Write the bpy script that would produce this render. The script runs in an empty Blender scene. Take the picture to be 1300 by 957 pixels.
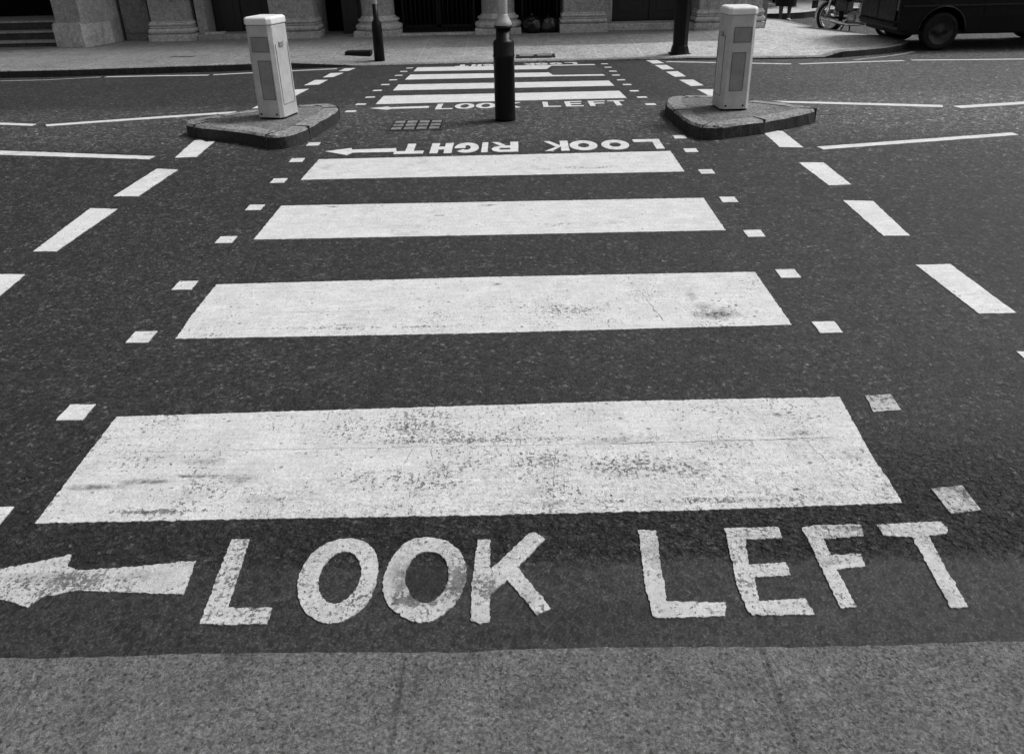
import bpy, bmesh, math, random
from mathutils import Vector, Matrix
random.seed(7)
rad = math.radians
S = bpy.context.scene
C = S.collection

# ------------------------------------------------------------------ camera and survey of the place
FPX, CX, CY = 1011.1, 650.0, 433.5
HC = 1.65
PITCH, ROLL, YAW = rad(26.95), rad(-1.33), rad(-0.6)
fw = Vector((math.sin(YAW)*math.cos(PITCH), math.cos(YAW)*math.cos(PITCH), -math.sin(PITCH)))
rt = Vector((math.cos(YAW), -math.sin(YAW), 0))
up = rt.cross(fw)
c_, s_ = math.cos(ROLL), math.sin(ROLL)
rt2 = rt*c_ + up*s_
up2 = -rt*s_ + up*c_
cam = bpy.data.cameras.new('camera')
co = bpy.data.objects.new('camera', cam); C.objects.link(co)
cam.sensor_width = 36; cam.lens = 36*FPX/1300
cam.shift_y = -45/1300
cam.clip_start = 0.05; cam.clip_end = 2000
M = Matrix((rt2, up2, -fw)).transposed().to_4x4(); M.translation = (0, 0, HC)
co.matrix_world = M
S.camera = co

S1, S2, YA, YB, YE = .0206, .0487, 6.5, 8.5, 13.2
def g(Y):
    """height of the cambered carriageway"""
    if Y < YA: return S1*Y
    if Y < YB:
        t = (Y-YA)/(YB-YA); return S1*YA + (YB-YA)*(S1*t-(S1+S2)*t*t/2)
    zb = S1*YA + (YB-YA)*(S1-(S1+S2)/2)
    return zb - S2*(min(Y, YE)-YB)
ZLOW = g(YE)
def ray(px, py):
    return rt2*((px-CX)/FPX) - up2*((py-CY)/FPX) + fw
def W(px, py, dz=0.0):
    d = ray(px, py); lo, hi = .1, 80
    for _ in range(50):
        m = (lo+hi)/2
        if HC+d.z*m-(g(d.y*m)+dz) > 0: lo = m
        else: hi = m
    return (d.x*lo, d.y*lo)
def pz(Y): return -.02+.02*(Y-13.2)          # far pavement level

# ------------------------------------------------------------------ tags
def tag(o, label=None, cat=None, group=None, kind=None):
    if label: o['label'] = label
    if cat: o['category'] = cat
    if group: o['group'] = group
    if kind: o['kind'] = kind
    return o
def thing(name, label, cat, loc=(0, 0, 0), rz=0, group=None):
    o = bpy.data.objects.new(name, None); C.objects.link(o)
    o.location = loc; o.rotation_euler = (0, 0, rz); o.empty_display_size = .1
    return tag(o, label, cat, group)

# ------------------------------------------------------------------ materials
def newmat(name):
    m = bpy.data.materials.new(name); m.use_nodes = True
    n = m.node_tree; b = n.nodes['Principled BSDF']
    return m, n, b
class NT:
    def __init__(s, n): s.n = n; s.L = n.links
    def node(s, t, **k):
        x = s.n.nodes.new(t)
        for a, v in k.items(): setattr(x, a, v)
        return x
    def put(s, x, i, v):
        if hasattr(v, 'is_linked') or isinstance(v, bpy.types.NodeSocket): s.L.new(v, x.inputs[i])
        else: x.inputs[i].default_value = v
    def math(s, op, a, b=0.0, c=0.0, clamp=False):
        x = s.node('ShaderNodeMath', operation=op); x.use_clamp = clamp
        s.put(x, 0, a); s.put(x, 1, b); s.put(x, 2, c); return x.outputs[0]
    def noise(s, vec, scale, detail=4, rough=.6, dist=0):
        x = s.node('ShaderNodeTexNoise'); s.put(x, 'Vector', vec); x.inputs['Scale'].default_value = scale
        x.inputs['Detail'].default_value = detail; x.inputs['Roughness'].default_value = rough; x.inputs['Distortion'].default_value = dist
        return x.outputs['Fac']
    def vor(s, vec, scale, out='Distance', feature='F1'):
        x = s.node('ShaderNodeTexVoronoi', feature=feature); s.put(x, 'Vector', vec); x.inputs['Scale'].default_value = scale
        return x.outputs[out]
    def ramp(s, v, a, b, lo=0.0, hi=1.0):
        x = s.node('ShaderNodeMapRange'); x.clamp = True; s.put(x, 0, v)
        x.inputs[1].default_value = a; x.inputs[2].default_value = b; x.inputs[3].default_value = lo; x.inputs[4].default_value = hi
        return x.outputs[0]
    def mix(s, f, a, b):
        x = s.node('ShaderNodeMix', data_type='FLOAT'); s.put(x, 0, f); s.put(x, 2, a); s.put(x, 3, b); return x.outputs[0]
    def pos(s): return s.node('ShaderNodeNewGeometry').outputs['Position']
    def obj(s): return s.node('ShaderNodeTexCoord').outputs['Object']
    def sep(s, v):
        x = s.node('ShaderNodeSeparateXYZ'); s.put(x, 0, v); return x.outputs
    def scale(s, v, sc):
        x = s.node('ShaderNodeVectorMath', operation='MULTIPLY'); s.put(x, 0, v); x.inputs[1].default_value = sc; return x.outputs[0]
    def bump(s, h, strength, dist):
        x = s.node('ShaderNodeBump'); x.inputs['Strength'].default_value = strength; x.inputs['Distance'].default_value = dist
        s.put(x, 'Height', h); return x.outputs[0]

def blob(t, X, Y, cx, cy, rx, ry, vec=None, soft=.6, wob=.5):
    """a stain or painted shadow with its own place and ragged outline: 1 inside, 0 outside"""
    dx = t.math('DIVIDE', t.math('SUBTRACT', X, cx), rx); dy = t.math('DIVIDE', t.math('SUBTRACT', Y, cy), ry)
    d = t.math('SQRT', t.math('ADD', t.math('MULTIPLY', dx, dx), t.math('MULTIPLY', dy, dy)))
    if vec is not None: d = t.math('ADD', d, t.math('MULTIPLY', t.math('SUBTRACT', t.noise(vec, 14, 4, .7), .5), wob*2))
    return t.ramp(d, 1.0, 1.0-soft)

def asphalt_value(t):
    P = t.pos(); x = t.sep(P); X, Y = x[0], x[1]
    wob = t.math('MULTIPLY', t.math('SUBTRACT', t.noise(P, 3.5, 4, .65), .5), .22)
    Yw = t.math('ADD', Y, wob)
    strip = t.ramp(t.math('ADD', Y, t.math('MULTIPLY', wob, .45)), 1.79, 1.74)            # smooth later strip beside the near kerb
    coarse = t.math('MULTIPLY', t.math('SUBTRACT', 1.0, strip), t.ramp(Yw, 3.2, 1.9))
    ravz = t.math('MULTIPLY', t.ramp(Yw, 2.5, 1.95), t.ramp(t.math('ADD', X, t.math('MULTIPLY', wob, 3.0)), -1.2, .5, .35, 1.0))
    isl = t.math('MULTIPLY', t.ramp(Yw, 6.3, 7.0), t.ramp(Yw, 8.9, 8.3))
    right_light = t.math('MULTIPLY', t.ramp(t.math('ADD', X, wob), 1.5, 4.0), t.ramp(Yw, 5.0, 8.0))  # stronger light towards the far right, put into the asphalt tone
    low = t.noise(P, .9, 3, .6)
    mid = t.noise(P, 7, 4, .6)
    base = t.math('ADD', .018, t.math('MULTIPLY', low, .020))
    base = t.math('ADD', base, t.math('MULTIPLY', t.math('SUBTRACT', mid, .5), .018))
    base = t.math('ADD', base, t.math('MULTIPLY', isl, .030))
    base = t.math('ADD', base, t.math('MULTIPLY', right_light, .050))
    base = t.math('ADD', base, t.math('MULTIPLY', strip, .012))
    base = t.math('ADD', base, t.math('MULTIPLY', coarse, -.005))
    # aggregate: every chip its own tone
    ch = t.vor(P, 95, 'Color'); chx = t.sep(ch)[0]
    ch2 = t.sep(t.vor(P, 230, 'Color'))[1]
    sp = t.math('MULTIPLY', t.math('POWER', chx, 3.0), t.mix(strip, 1.0, .25)); sp2 = t.math('POWER', ch2, 4.0)
    gr = t.noise(P, 330, 2, .7)
    v = t.math('MULTIPLY', base, t.math('ADD', .50, t.math('ADD', t.math('MULTIPLY', sp, 1.35), t.math('MULTIPLY', sp2, 1.4))))
    v = t.math('MULTIPLY', v, t.ramp(gr, .3, .7, .60, 1.40))
    # coarser mottling of a worn wearing course: groups of polished stones
    m1 = t.sep(t.vor(P, 38, 'Color'))[0]; m2 = t.noise(P, 17, 3, .8)
    farm = t.ramp(Y, 2.5, 7.0)
    v = t.math('MULTIPLY', v, t.math('ADD', 1.0, t.math('MULTIPLY', t.math('SUBTRACT', t.math('POWER', m1, 2.0), .33), t.mix(farm, .25, .95))))
    v = t.math('MULTIPLY', v, t.ramp(m2, .3, .7, .60, .98))
    m3 = t.noise(P, 13, 4, .9)
    v = t.math('MULTIPLY', v, t.math('ADD', 1.0, t.math('MULTIPLY', t.math('SUBTRACT', t.ramp(m3, .42, .60), .45), t.mix(farm, .10, .75))))
    # pale and black stones showing here and there
    k1 = t.sep(t.vor(P, 72, 'Color')); k2 = t.sep(t.vor(t.scale(P, (1, .8, 1)), 40, 'Color'))
    v = t.math('MULTIPLY', v, t.math('ADD', 1.0, t.math('MULTIPLY', t.math('GREATER_THAN', k1[0], .90), t.mix(strip, 1.5, .3))))
    v = t.math('MULTIPLY', v, t.math('SUBTRACT', 1.0, t.math('MULTIPLY', t.math('GREATER_THAN', k1[1], .80), .55)))
    v = t.math('MULTIPLY', v, t.math('ADD', 1.0, t.math('MULTIPLY', t.math('GREATER_THAN', k2[2], .93), t.mix(farm, .3, 1.2))))
    # pale grit stuck in the surface, oil and damp stains, shadow painted at the post
    grit = t.math('MULTIPLY', t.ramp(t.vor(P, 11.0), .050, .03), t.ramp(t.noise(P, 3.3, 2), .56, .60))
    v = t.math('ADD', v, t.math('MULTIPLY', grit, .25))
    st1 = blob(t, X, Y, .22, 1.57, .42, .05, P, .5, .4)
    v = t.math('MULTIPLY', v, t.math('SUBTRACT', 1.0, t.math('MULTIPLY', st1, .38)))
    o2 = blob(t, X, Y, -.275, 1.70, .085, .07, P, .4, .3)
    v = t.math('MULTIPLY', v, t.math('SUBTRACT', 1.0, t.math('MULTIPLY', o2, .5)))
    dmp = blob(t, X, Y, .05, 1.50, .30, .035, P, .6, .6)
    v = t.math('MULTIPLY', v, t.math('SUBTRACT', 1.0, t.math('MULTIPLY', dmp, .3)))
    post = blob(t, X, Y, -.08, 7.36, .30, .20, P, .9, .3)  # soft shadow round the beacon post's foot, painted into the asphalt
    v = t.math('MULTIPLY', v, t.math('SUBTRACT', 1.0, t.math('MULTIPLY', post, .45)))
    oil = t.ramp(t.noise(P, 1.7, 5, .7, .6), .66, .74)
    v = t.math('MULTIPLY', v, t.math('SUBTRACT', 1.0, t.math('MULTIPLY', oil, .22)))
    # relief
    d1 = t.vor(P, 95)
    warp = t.node('ShaderNodeVectorMath', operation='MULTIPLY_ADD'); nz = t.node('ShaderNodeTexNoise'); t.put(nz, 'Vector', P); nz.inputs['Scale'].default_value = 40
    t.put(warp, 0, nz.outputs['Color']); warp.inputs[1].default_value = (.03, .03, .03); t.put(warp, 2, P)
    d2 = t.vor(t.scale(warp.outputs[0], (1, 1.5, 1)), 44, 'Distance')
    n1 = t.noise(P, 26, 4, .7)
    h = t.math('ADD', t.math('MULTIPLY', d1, -.55), t.math('MULTIPLY', gr, .35))
    rav = t.math('MULTIPLY', t.ramp(n1, .53, .49), t.math('MAXIMUM', ravz, .12))                                   # places where chips are torn out
    h = t.math('ADD', h, t.math('MULTIPLY', t.math('MULTIPLY', coarse, rav), t.math('MULTIPLY', d2, -3.6)))
    h = t.math('MULTIPLY', h, t.mix(strip, t.ramp(Y, 1.9, 3.0, .85, .5), .38))
    pit = t.math('MULTIPLY', t.math('MULTIPLY', coarse, rav), t.ramp(d2, .40, .48))
    v = t.math('MULTIPLY', v, t.math('SUBTRACT', 1.0, t.math('MULTIPLY', pit, .5)))
    tn = t.noise(t.scale(P, (46, 78, 46)), 1, 3, .55, .6)
    torn = t.math('MULTIPLY', t.math('MULTIPLY', t.math('SUBTRACT', 1.0, strip), t.ramp(tn, .575, .60)), t.ramp(t.math('ADD', t.noise(P, 6, 4, .7), t.math('MULTIPLY', ravz, .30)), .62, .70))
    v = t.math('MULTIPLY', v, t.math('SUBTRACT', 1.0, t.math('MULTIPLY', torn, .88)))
    h = t.math('SUBTRACT', h, t.math('MULTIPLY', torn, 2.6))
    return v, h, X, Y, P

def grey(t, b, v, rough=.85, normal=None):
    cb = t.node('ShaderNodeCombineColor'); 
    for i in range(3): t.put(cb, i, v)
    t.L.new(cb.outputs[0], b.inputs['Base Color'])
    t.put(b, 'Roughness', rough)
    if normal is not None: t.L.new(normal, b.inputs['Normal'])

def mat_asphalt():
    m, n, b = newmat('asphalt'); t = NT(n)
    v, h, X, Y, P = asphalt_value(t)
    grey(t, b, v, .72, t.bump(h, 1.0, .008)); b.inputs['Specular IOR Level'].default_value = .45
    return m

def mat_paint(name, wear=.35, tone=.72, stains=(), lines_=()):
    m, n, b = newmat(name); t = NT(n)
    v, h, X, Y, P = asphalt_value(t)
    col = t.math('ADD', tone, t.math('MULTIPLY', t.math('SUBTRACT', t.noise(P, 5, 4, .65), .5), .16))
    st2 = t.noise(t.scale(P, (90, 14, 10)), 1, 4, .7)
    col = t.math('MULTIPLY', col, t.ramp(t.noise(P, 240, 3, .85), .3, .7, .74, 1.16))
    col = t.math('MULTIPLY', col, t.ramp(t.noise(P, 60, 4, .8), .3, .7, .86, 1.10))
    col = t.math('MULTIPLY', col, t.ramp(t.vor(P, 95), .75, .35, .94, 1.0))
    col = t.math('MULTIPLY', col, t.ramp(st2, .42, .30, 1.0, .84))
    # rubbed streaks along the way people walk and the wheels roll
    st = t.noise(t.scale(P, (6, 60, 6)), 1, 5, .7)
    col = t.math('MULTIPLY', col, t.ramp(st, .35, .62, .86, 1.0))
    col = t.math('MULTIPLY', col, t.ramp(t.noise(P, 9, 6, .82), .36, .64, .84, 1.03))
    col = t.math('MULTIPLY', col, t.math('SUBTRACT', 1.0, t.math('MULTIPLY', t.ramp(t.noise(P, 140, 3, .8), .60, .66), .14+.22*wear)))
    # spots of gum and tar
    spot = t.math('MULTIPLY', t.ramp(t.vor(P, 17), .16, .10), t.ramp(t.noise(P, 5, 2), .50, .54))
    col = t.math('MULTIPLY', col, t.math('SUBTRACT', 1.0, t.math('MULTIPLY', spot, .55)))
    col = t.math('MULTIPLY', col, t.math('SUBTRACT', 1.0, t.math('MULTIPLY', t.ramp(t.noise(P, 2.2, 5, .7, .4), .58, .74), .22)))
    # chips where asphalt shows
    c1 = t.noise(P, 75, 5, .78); c2 = t.noise(P, 4.0, 4, .6); c3 = t.math('MULTIPLY', t.math('SUBTRACT', st2, .5), .35)
    k = t.math('ADD', t.math('ADD', c1, t.math('MULTIPLY', t.math('SUBTRACT', c2, .5), .35)), c3)
    chip = t.ramp(k, .71-.12*wear, .76-.10*wear)
    wsum = 0.0
    fade = None
    for (cx, cy, rx, ry, amt, kind) in stains:
        bl = blob(t, X, Y, cx, cy, rx, ry, P, .8, .55)
        if kind == 'wear':
            wsum = t.math('ADD', wsum, t.math('MULTIPLY', bl, amt*.21))
        else:
            col = t.math('MULTIPLY', col, t.math('SUBTRACT', 1.0, t.math('MULTIPLY', t.math('MULTIPLY', bl, amt), t.ramp(t.noise(P, 40, 4, .7), .3, .6))))
    f = t.ramp(t.math('ADD', k, wsum), .70-.12*wear, .735-.10*wear)
    for (x0, y0, x1, y1, wd_, am) in lines_:
        L = math.hypot(x1-x0, y1-y0); ux, uy = (x1-x0)/L, (y1-y0)/L
        jit = t.math('MULTIPLY', t.math('SUBTRACT', t.noise(P, 22, 4, .7), .5), .022)
        dd = t.math('ADD', t.math('ADD', t.math('MULTIPLY', t.math('SUBTRACT', X, x0), -uy), t.math('MULTIPLY', t.math('SUBTRACT', Y, y0), ux)), jit)
        al = t.math('ADD', t.math('MULTIPLY', t.math('SUBTRACT', X, x0), ux), t.math('MULTIPLY', t.math('SUBTRACT', Y, y0), uy))
        inside = t.math('MULTIPLY', t.ramp(al, 0, .02), t.ramp(al, L, L-.02))
        ln = t.math('MULTIPLY', t.ramp(t.math('ABSOLUTE', dd), wd_, wd_*.4), inside)
        f = t.math('MAXIMUM', f, t.math('MULTIPLY', t.math('MULTIPLY', ln, am), t.ramp(t.noise(P, 30, 3, .7), .38, .55)))
    # shallow chips keep a grey paint residue, only the deepest show bare asphalt
    out = t.mix(t.math('MULTIPLY', f, t.ramp(t.noise(P, 18, 3, .7), .35, .65, .50, .92)), col, v)
    hh = t.math('ADD', t.math('MULTIPLY', h, .32), t.math('MULTIPLY', f, -.7))
    hh = t.math('ADD', hh, t.math('MULTIPLY', st2, .35))
    grey(t, b, out, .7, t.bump(hh, .8, .005))
    return m

def mat_stone(name, base, var=.12, joints=None, scale=1.0, bump=.35, speck=.35, rough=.85, tone=None, jl=-.35):
    m, n, b = newmat(name); t = NT(n); P = t.pos()
    v = t.math('MULTIPLY', base if tone is None else tone(t, P), t.ramp(t.noise(P, 1.6*scale, 4, .65), .3, .7, 1-var, 1+var))
    v = t.math('MULTIPLY', v, t.ramp(t.noise(P, 120*scale, 3, .8), .28, .72, 1-speck, 1+speck))
    v = t.math('MULTIPLY', v, t.ramp(t.noise(P, 34*scale, 4, .8), .34, .66, 1-speck*.7, 1+speck*.7))
    sc = t.sep(t.vor(P, 42*scale, 'Color'))
    v = t.math('MULTIPLY', v, t.math('ADD', 1-speck*.35, t.math('MULTIPLY', sc[0], speck*.8)))
    v = t.math('MULTIPLY', v, t.math('SUBTRACT', 1.0, t.math('MULTIPLY', t.math('GREATER_THAN', sc[1], .93), speck*.7)))
    v = t.math('MULTIPLY', v, t.ramp(t.noise(P, 11*scale, 5, .8), .32, .68, 1-var*1.3, 1+var*1.3))
    dirt = t.ramp(t.noise(t.scale(P, (1, 1, .35)), 6, 5, .75, .4), .50, .66)
    v = t.math('MULTIPLY', v, t.math('SUBTRACT', 1.0, t.math('MULTIPLY', dirt, .28)))
    h = t.math('ADD', t.noise(P, 45*scale, 4, .7), t.math('MULTIPLY', t.noise(P, 9*scale, 3), .8))
    if joints:
        x = t.sep(P); jx, jy, lev = joints
        for comp, period, off in ((x[0], jx[0], jx[1]), (x[lev], jy[0], jy[1])):
            if not period: continue
            fr = t.math('PINGPONG', t.math('ADD', comp, off + 100*period), period/2)
            j = t.ramp(fr, .012, .004)
            v = t.math('MULTIPLY', v, t.math('ADD', 1.0, t.math('MULTIPLY', j, jl)))
            h = t.math('SUBTRACT', h, t.math('MULTIPLY', j, .8))
    grey(t, b, v, rough, t.bump(h, bump, .006))
    return m

def mat_plain(name, base, rough=.5, metal=0.0, var=.25, spec=.5, bump=.1, bs=60):
    m, n, b = newmat(name); t = NT(n); P = t.obj()
    v = t.math('MULTIPLY', base, t.ramp(t.noise(P, 8, 5, .7), .3, .7, 1-var, 1+var))
    v = t.math('MULTIPLY', v, t.ramp(t.noise(P, 90, 3, .8), .3, .7, 1-var*.6, 1+var*.6))
    grey(t, b, v, t.ramp(t.noise(P, 14, 3), .3, .7, max(.05, rough-.12), min(1, rough+.12)), t.bump(t.noise(P, bs, 3), bump, .004))
    b.inputs['Metallic'].default_value = metal; b.inputs['Specular IOR Level'].default_value = spec
    return m

ASPH = mat_asphalt()
PAINT = mat_paint('road_paint', .45, .80)
PAINT_FAR = mat_paint('road_paint_fresh', .45, .84)
PAINT_WORD = mat_paint('lettering_paint', 1.0, .64, [(-.275, 1.69, .15, .13, .62, 'dark'), (-.31, 1.62, .09, .035, 1.0, 'wear'), (-.18, 1.69, .03, .10, .55, 'wear'), (-.35, 1.72, .03, .08, .45, 'dark'), (-.47, 1.64, .05, .05, .3, 'wear'), (-.10, 1.66, .05, .05, .45, 'wear'), (.01, 1.62, .03, .03, .4, 'dark'), (-1.37, 1.73, .12, .03, .5, 'dark'), (-1.3, 1.71, .25, .05, .45, 'wear'), (-1.1, 1.73, .1, .03, .35, 'dark'), (.39, 1.77, .04, .06, .55, 'dark'), (.61, 1.67, .04, .04, .4, 'wear'), (.87, 1.74, .05, .02, .6, 'dark'), (1.13, 1.60, .05, .04, .4, 'dark'), (1.0, 1.88, .1, .02, .4, 'wear'), (-.86, 1.7, .06, .06, .35, 'wear')])
PAINT_B1 = mat_paint('stripe_paint_worn', .8, .75, [(-1.42, 2.14, .13, .022, .75, 'dark'), (-1.25, 2.165, .13, .018, .8, 'dark'), (-1.10, 2.19, .12, .012, .8, 'dark'), (-.95, 2.17, .05, .035, .5, 'dark'), (-1.1, 2.27, .10, .03, .45, 'dark'), (-.85, 2.06, .10, .03, .4, 'dark'),
    (.10, 2.02, .05, .018, .75, 'dark'), (.31, 2.35, .14, .03, .45, 'dark'), (.95, 2.50, .025, .018, .9, 'dark'), (1.0, 2.38, .06, .02, .7, 'dark'), (1.12, 2.25, .05, .05, .3, 'dark'),
    (.06, 2.22, .34, .10, .42, 'wear'), (.45, 2.20, .34, .09, .34, 'wear'), (-.35, 2.16, .35, .10, .32, 'wear'), (.55, 2.02, .55, .018, .5, 'wear'), (-1.2, 2.01, .3, .015, .7, 'wear'), (-.45, 2.45, .65, .14, .20, 'wear'), (.0, 2.37, .9, .02, .38, 'wear'),
    (.88, 2.07, .018, .010, 1, 'dark'), (.93, 2.07, .012, .008, 1, 'dark'), (.70, 2.06, .012, .008, .9, 'dark'), (.60, 2.09, .01, .008, .9, 'dark')],
    [(-1.4, 2.335, .3, 2.335, .0022, .6), (.3, 2.335, 1.1, 2.35, .003, 1.0), (.99, 2.35, 1.08, 2.04, .0022, .8), (-.38, 2.34, -.42, 2.18, .002, .7), (-.32, 2.34, -.30, 2.2, .002, .7), (.12, 2.33, .10, 2.1, .002, .7), (.22, 2.33, .24, 2.2, .002, .6)])
PAINT_B2 = mat_paint('stripe_paint_scuffed', .6, .79, [(.92, 3.34, .13, .06, .95, 'dark'), (.88, 3.42, .07, .05, .6, 'dark'), (.84, 3.55, .03, .09, .55, 'dark'), (-.11, 3.73, .03, .015, 1, 'dark'), (.3, 3.42, .35, .1, .40, 'wear'), (.9, 3.4, .2, .1, .35, 'wear'), (-.1, 3.5, .2, .12, .35, 'wear'), (-1.1, 3.28, .3, .02, .5, 'wear'), (-.5, 3.27, .5, .015, .5, 'wear')], [(.60, 3.60, .66, 3.27, .004, .9), (-1.3, 3.45, -.6, 3.45, .003, .6)])
PAINT_B4 = mat_paint('stripe_paint_marked', .45, .80, [(.55, 5.80, .42, .06, .62, 'wear'), (.2, 5.78, .1, .03, .5, 'wear'), (-.18, 4.98, .08, .02, .9, 'dark'), (-1.19, 5.01, .05, .018, 1, 'dark'), (-.49, 4.80, .05, .02, .9, 'dark'), (.4, 4.6, .5, .03, .45, 'wear'), (-.72, 6.02, .05, .02, .5, 'dark')])
PAINT_OLD = mat_paint('square_paint_old', 1.3, .55, [(1.42, 2.11, .1, .1, .7, 'wear'), (1.42, 2.69, .1, .1, .6, 'dark')])

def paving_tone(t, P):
    """shade on the left and light towards the corner put into the paving tone, a dull private forecourt strip along the building"""
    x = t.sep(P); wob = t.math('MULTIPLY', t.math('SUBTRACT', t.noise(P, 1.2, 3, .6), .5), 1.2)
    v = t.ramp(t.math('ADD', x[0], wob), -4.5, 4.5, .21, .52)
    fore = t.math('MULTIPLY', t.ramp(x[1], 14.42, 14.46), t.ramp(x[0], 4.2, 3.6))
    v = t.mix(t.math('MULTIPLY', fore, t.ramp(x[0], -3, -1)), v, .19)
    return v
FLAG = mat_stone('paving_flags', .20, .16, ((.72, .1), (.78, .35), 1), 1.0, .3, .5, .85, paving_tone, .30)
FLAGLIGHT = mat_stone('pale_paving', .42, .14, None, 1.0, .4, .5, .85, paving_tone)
CONC = mat_stone('near_kerb_concrete', .125, .15, ((.9, .31), (0, 0), 1), 3.4, .8, .75, .9, None, -.15)
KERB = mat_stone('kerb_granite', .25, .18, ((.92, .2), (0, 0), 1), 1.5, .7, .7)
KERB_DARK = mat_stone('kerb_face_shaded', .030, .25, ((.92, .2), (0, 0), 1), 1.2, .5, .5)  # kerb granite again, with the shade of its faces put into the colour
ISLTOP = mat_stone('island_concrete', .16, .25, None, 1.5, .8, .8)
STONE = mat_stone('facade_stone', .36, .15, None, 1.0, .4, .35)
STONE2 = mat_stone('facade_wall_stone', .17, .18, ((0, 0), (.6, .45), 2), 1.0, .4, .35)
STONEL = mat_stone('moulding_stone', .52, .14, None, 1.0, .35, .35)
STONED = mat_stone('dark_stone', .05, .2, None, 1.0, .35, .35)
BOLL = mat_plain('bollard_shell', .52, .42, 0, .16, .5, .15, 40)
BOLLP = mat_plain('bollard_window', .28, .35, 0, .14, .5, .05)
BOLLCAP = mat_plain('bollard_cap', .85, .45, 0, .06)
BLACK = mat_plain('black_paint_metal', .005, .45, 0, .3, .22, .3, 30)
BLACKM = mat_plain('black_matt', .006, .7, 0, .3, .3)
POLEG = mat_plain('pole_grey_paint', .42, .4, 0, .2)
DOORM = mat_plain('dark_timber_door', .010, .45, 0, .3)
VOIDM = mat_plain('dark_interior', .004, .9, 0, .2, .1)
VANM = mat_plain('van_dark_paint', .0045, .5, 0, .25, .18)
VANTR = mat_plain('van_trim', .012, .35, 0, .25, .45)
RUB = mat_plain('tyre_rubber', .009, .75, 0, .3, .3)
RIM = mat_plain('wheel_steel', .035, .45, .5, .3)
RIMD = mat_plain('rubber_gasket', .12, .7)
CHROME = mat_plain('chrome', .75, .18, 1, .1)
CHROMED = mat_plain('dull_alloy', .35, .4, .8, .3)
BIKE = mat_plain('motorbike_paint', .02, .25, 0, .2, .6)
SEATM = mat_plain('seat_vinyl', .012, .45, 0, .3)
SKIN = mat_plain('skin', .30, .55, 0, .08)
HAIRM = mat_plain('hair', .015, .6, 0, .3)
COAT = mat_plain('coat_cloth', .012, .85, 0, .3, .3)
STOCK = mat_plain('stockings', .09, .6, 0, .2)
SHOE = mat_plain('pale_shoe', .55, .5, 0, .1)
IRONG = mat_stone('iron_grate', .055, .3, None, 2, .4, .5, .5)
IRONL = mat_stone('worn_iron_lid', .26, .3, None, 2, .4, .5, .5)
BAGM = mat_plain('bag_plastic', .006, .28, 0, .3, .6, .6, 9)
GLASSM = mat_plain('dark_glass', .01, .08, 0, .1, .6, .02)
LAMPG = mat_plain('beacon_globe', .4, .3, 0, .1)

# ------------------------------------------------------------------ mesh helpers
def link(name, bm, mat, parent=None, smooth=False):
    me = bpy.data.meshes.new(name)
    bmesh.ops.recalc_face_normals(bm, faces=bm.faces)
    bm.to_mesh(me); bm.free()
    for mm in (mat if isinstance(mat, (list, tuple)) else [mat]): me.materials.append(mm)
    if smooth:
        for p in me.polygons: p.use_smooth = True
    o = bpy.data.objects.new(name, me); C.objects.link(o)
    if parent: o.parent = parent
    return o
def box(bm, x0, x1, y0, y1, z0, z1, bev=0.0, mi=0, mtx=None, segs=2):
    b = bmesh.new()
    v = [b.verts.new(p) for p in ((x0, y0, z0), (x1, y0, z0), (x1, y1, z0), (x0, y1, z0), (x0, y0, z1), (x1, y0, z1), (x1, y1, z1), (x0, y1, z1))]
    for f in ((0, 3, 2, 1), (4, 5, 6, 7), (0, 1, 5, 4), (1, 2, 6, 5), (2, 3, 7, 6), (3, 0, 4, 7)):
        b.faces.new([v[i] for i in f])
    if bev > 0: bmesh.ops.bevel(b, geom=b.edges[:], offset=bev, segments=segs, affect='EDGES', profile=.5)
    merge(bm, b, mi, mtx)
def merge(bm, b, mi=0, mtx=None):
    vm = {}
    for v in b.verts:
        p = v.co.copy()
        if mtx is not None: p = mtx @ p
        vm[v] = bm.verts.new(p)
    for f in b.faces:
        nf = bm.faces.new([vm[v] for v in f.verts]); nf.material_index = mi; nf.smooth = f.smooth
    b.free()
def tube(bm, pts, r, seg=10, mi=0, cap=True):
    pts = [Vector(p) for p in pts]; rs = r if isinstance(r, (list, tuple)) else [r]*len(pts)
    rings = []
    for i, p in enumerate(pts):
        d = (pts[min(i+1, len(pts)-1)]-pts[max(i-1, 0)]).normalized()
        a = Vector((0, 0, 1)) if abs(d.z) < .9 else Vector((1, 0, 0))
        u = d.cross(a).normalized(); w = d.cross(u).normalized()
        rings.append([bm.verts.new(p+u*math.cos(k*2*math.pi/seg)*rs[i]+w*math.sin(k*2*math.pi/seg)*rs[i]) for k in range(seg)])
    for i in range(len(rings)-1):
        for k in range(seg):
            f = bm.faces.new((rings[i][k], rings[i][(k+1) % seg], rings[i+1][(k+1) % seg], rings[i+1][k])); f.material_index = mi; f.smooth = True
    if cap:
        for rg in (rings[0], rings[-1]):
            f = bm.faces.new(rg); f.material_index = mi
def lathe(bm, prof, seg=28, mtx=None, mi=0, smooth=True):
    """prof: list of (r, z) around z axis"""
    b = bmesh.new(); rings = []
    for (r, z) in prof:
        if r < 1e-6: rings.append([b.verts.new((0, 0, z))])
        else: rings.append([b.verts.new((r*math.cos(k*2*math.pi/seg), r*math.sin(k*2*math.pi/seg), z)) for k in range(seg)])
    for i in range(len(rings)-1):
        A, B = rings[i], rings[i+1]
        for k in range(seg):
            k2 = (k+1) % seg
            if len(A) == 1 and len(B) == 1: continue
            if len(A) == 1: f = b.faces.new((A[0], B[k], B[k2]))
            elif len(B) == 1: f = b.faces.new((A[k], A[k2], B[0]))
            else: f = b.faces.new((A[k], A[k2], B[k2], B[k]))
            f.smooth = smooth
    merge(bm, b, mi, mtx)
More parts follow.
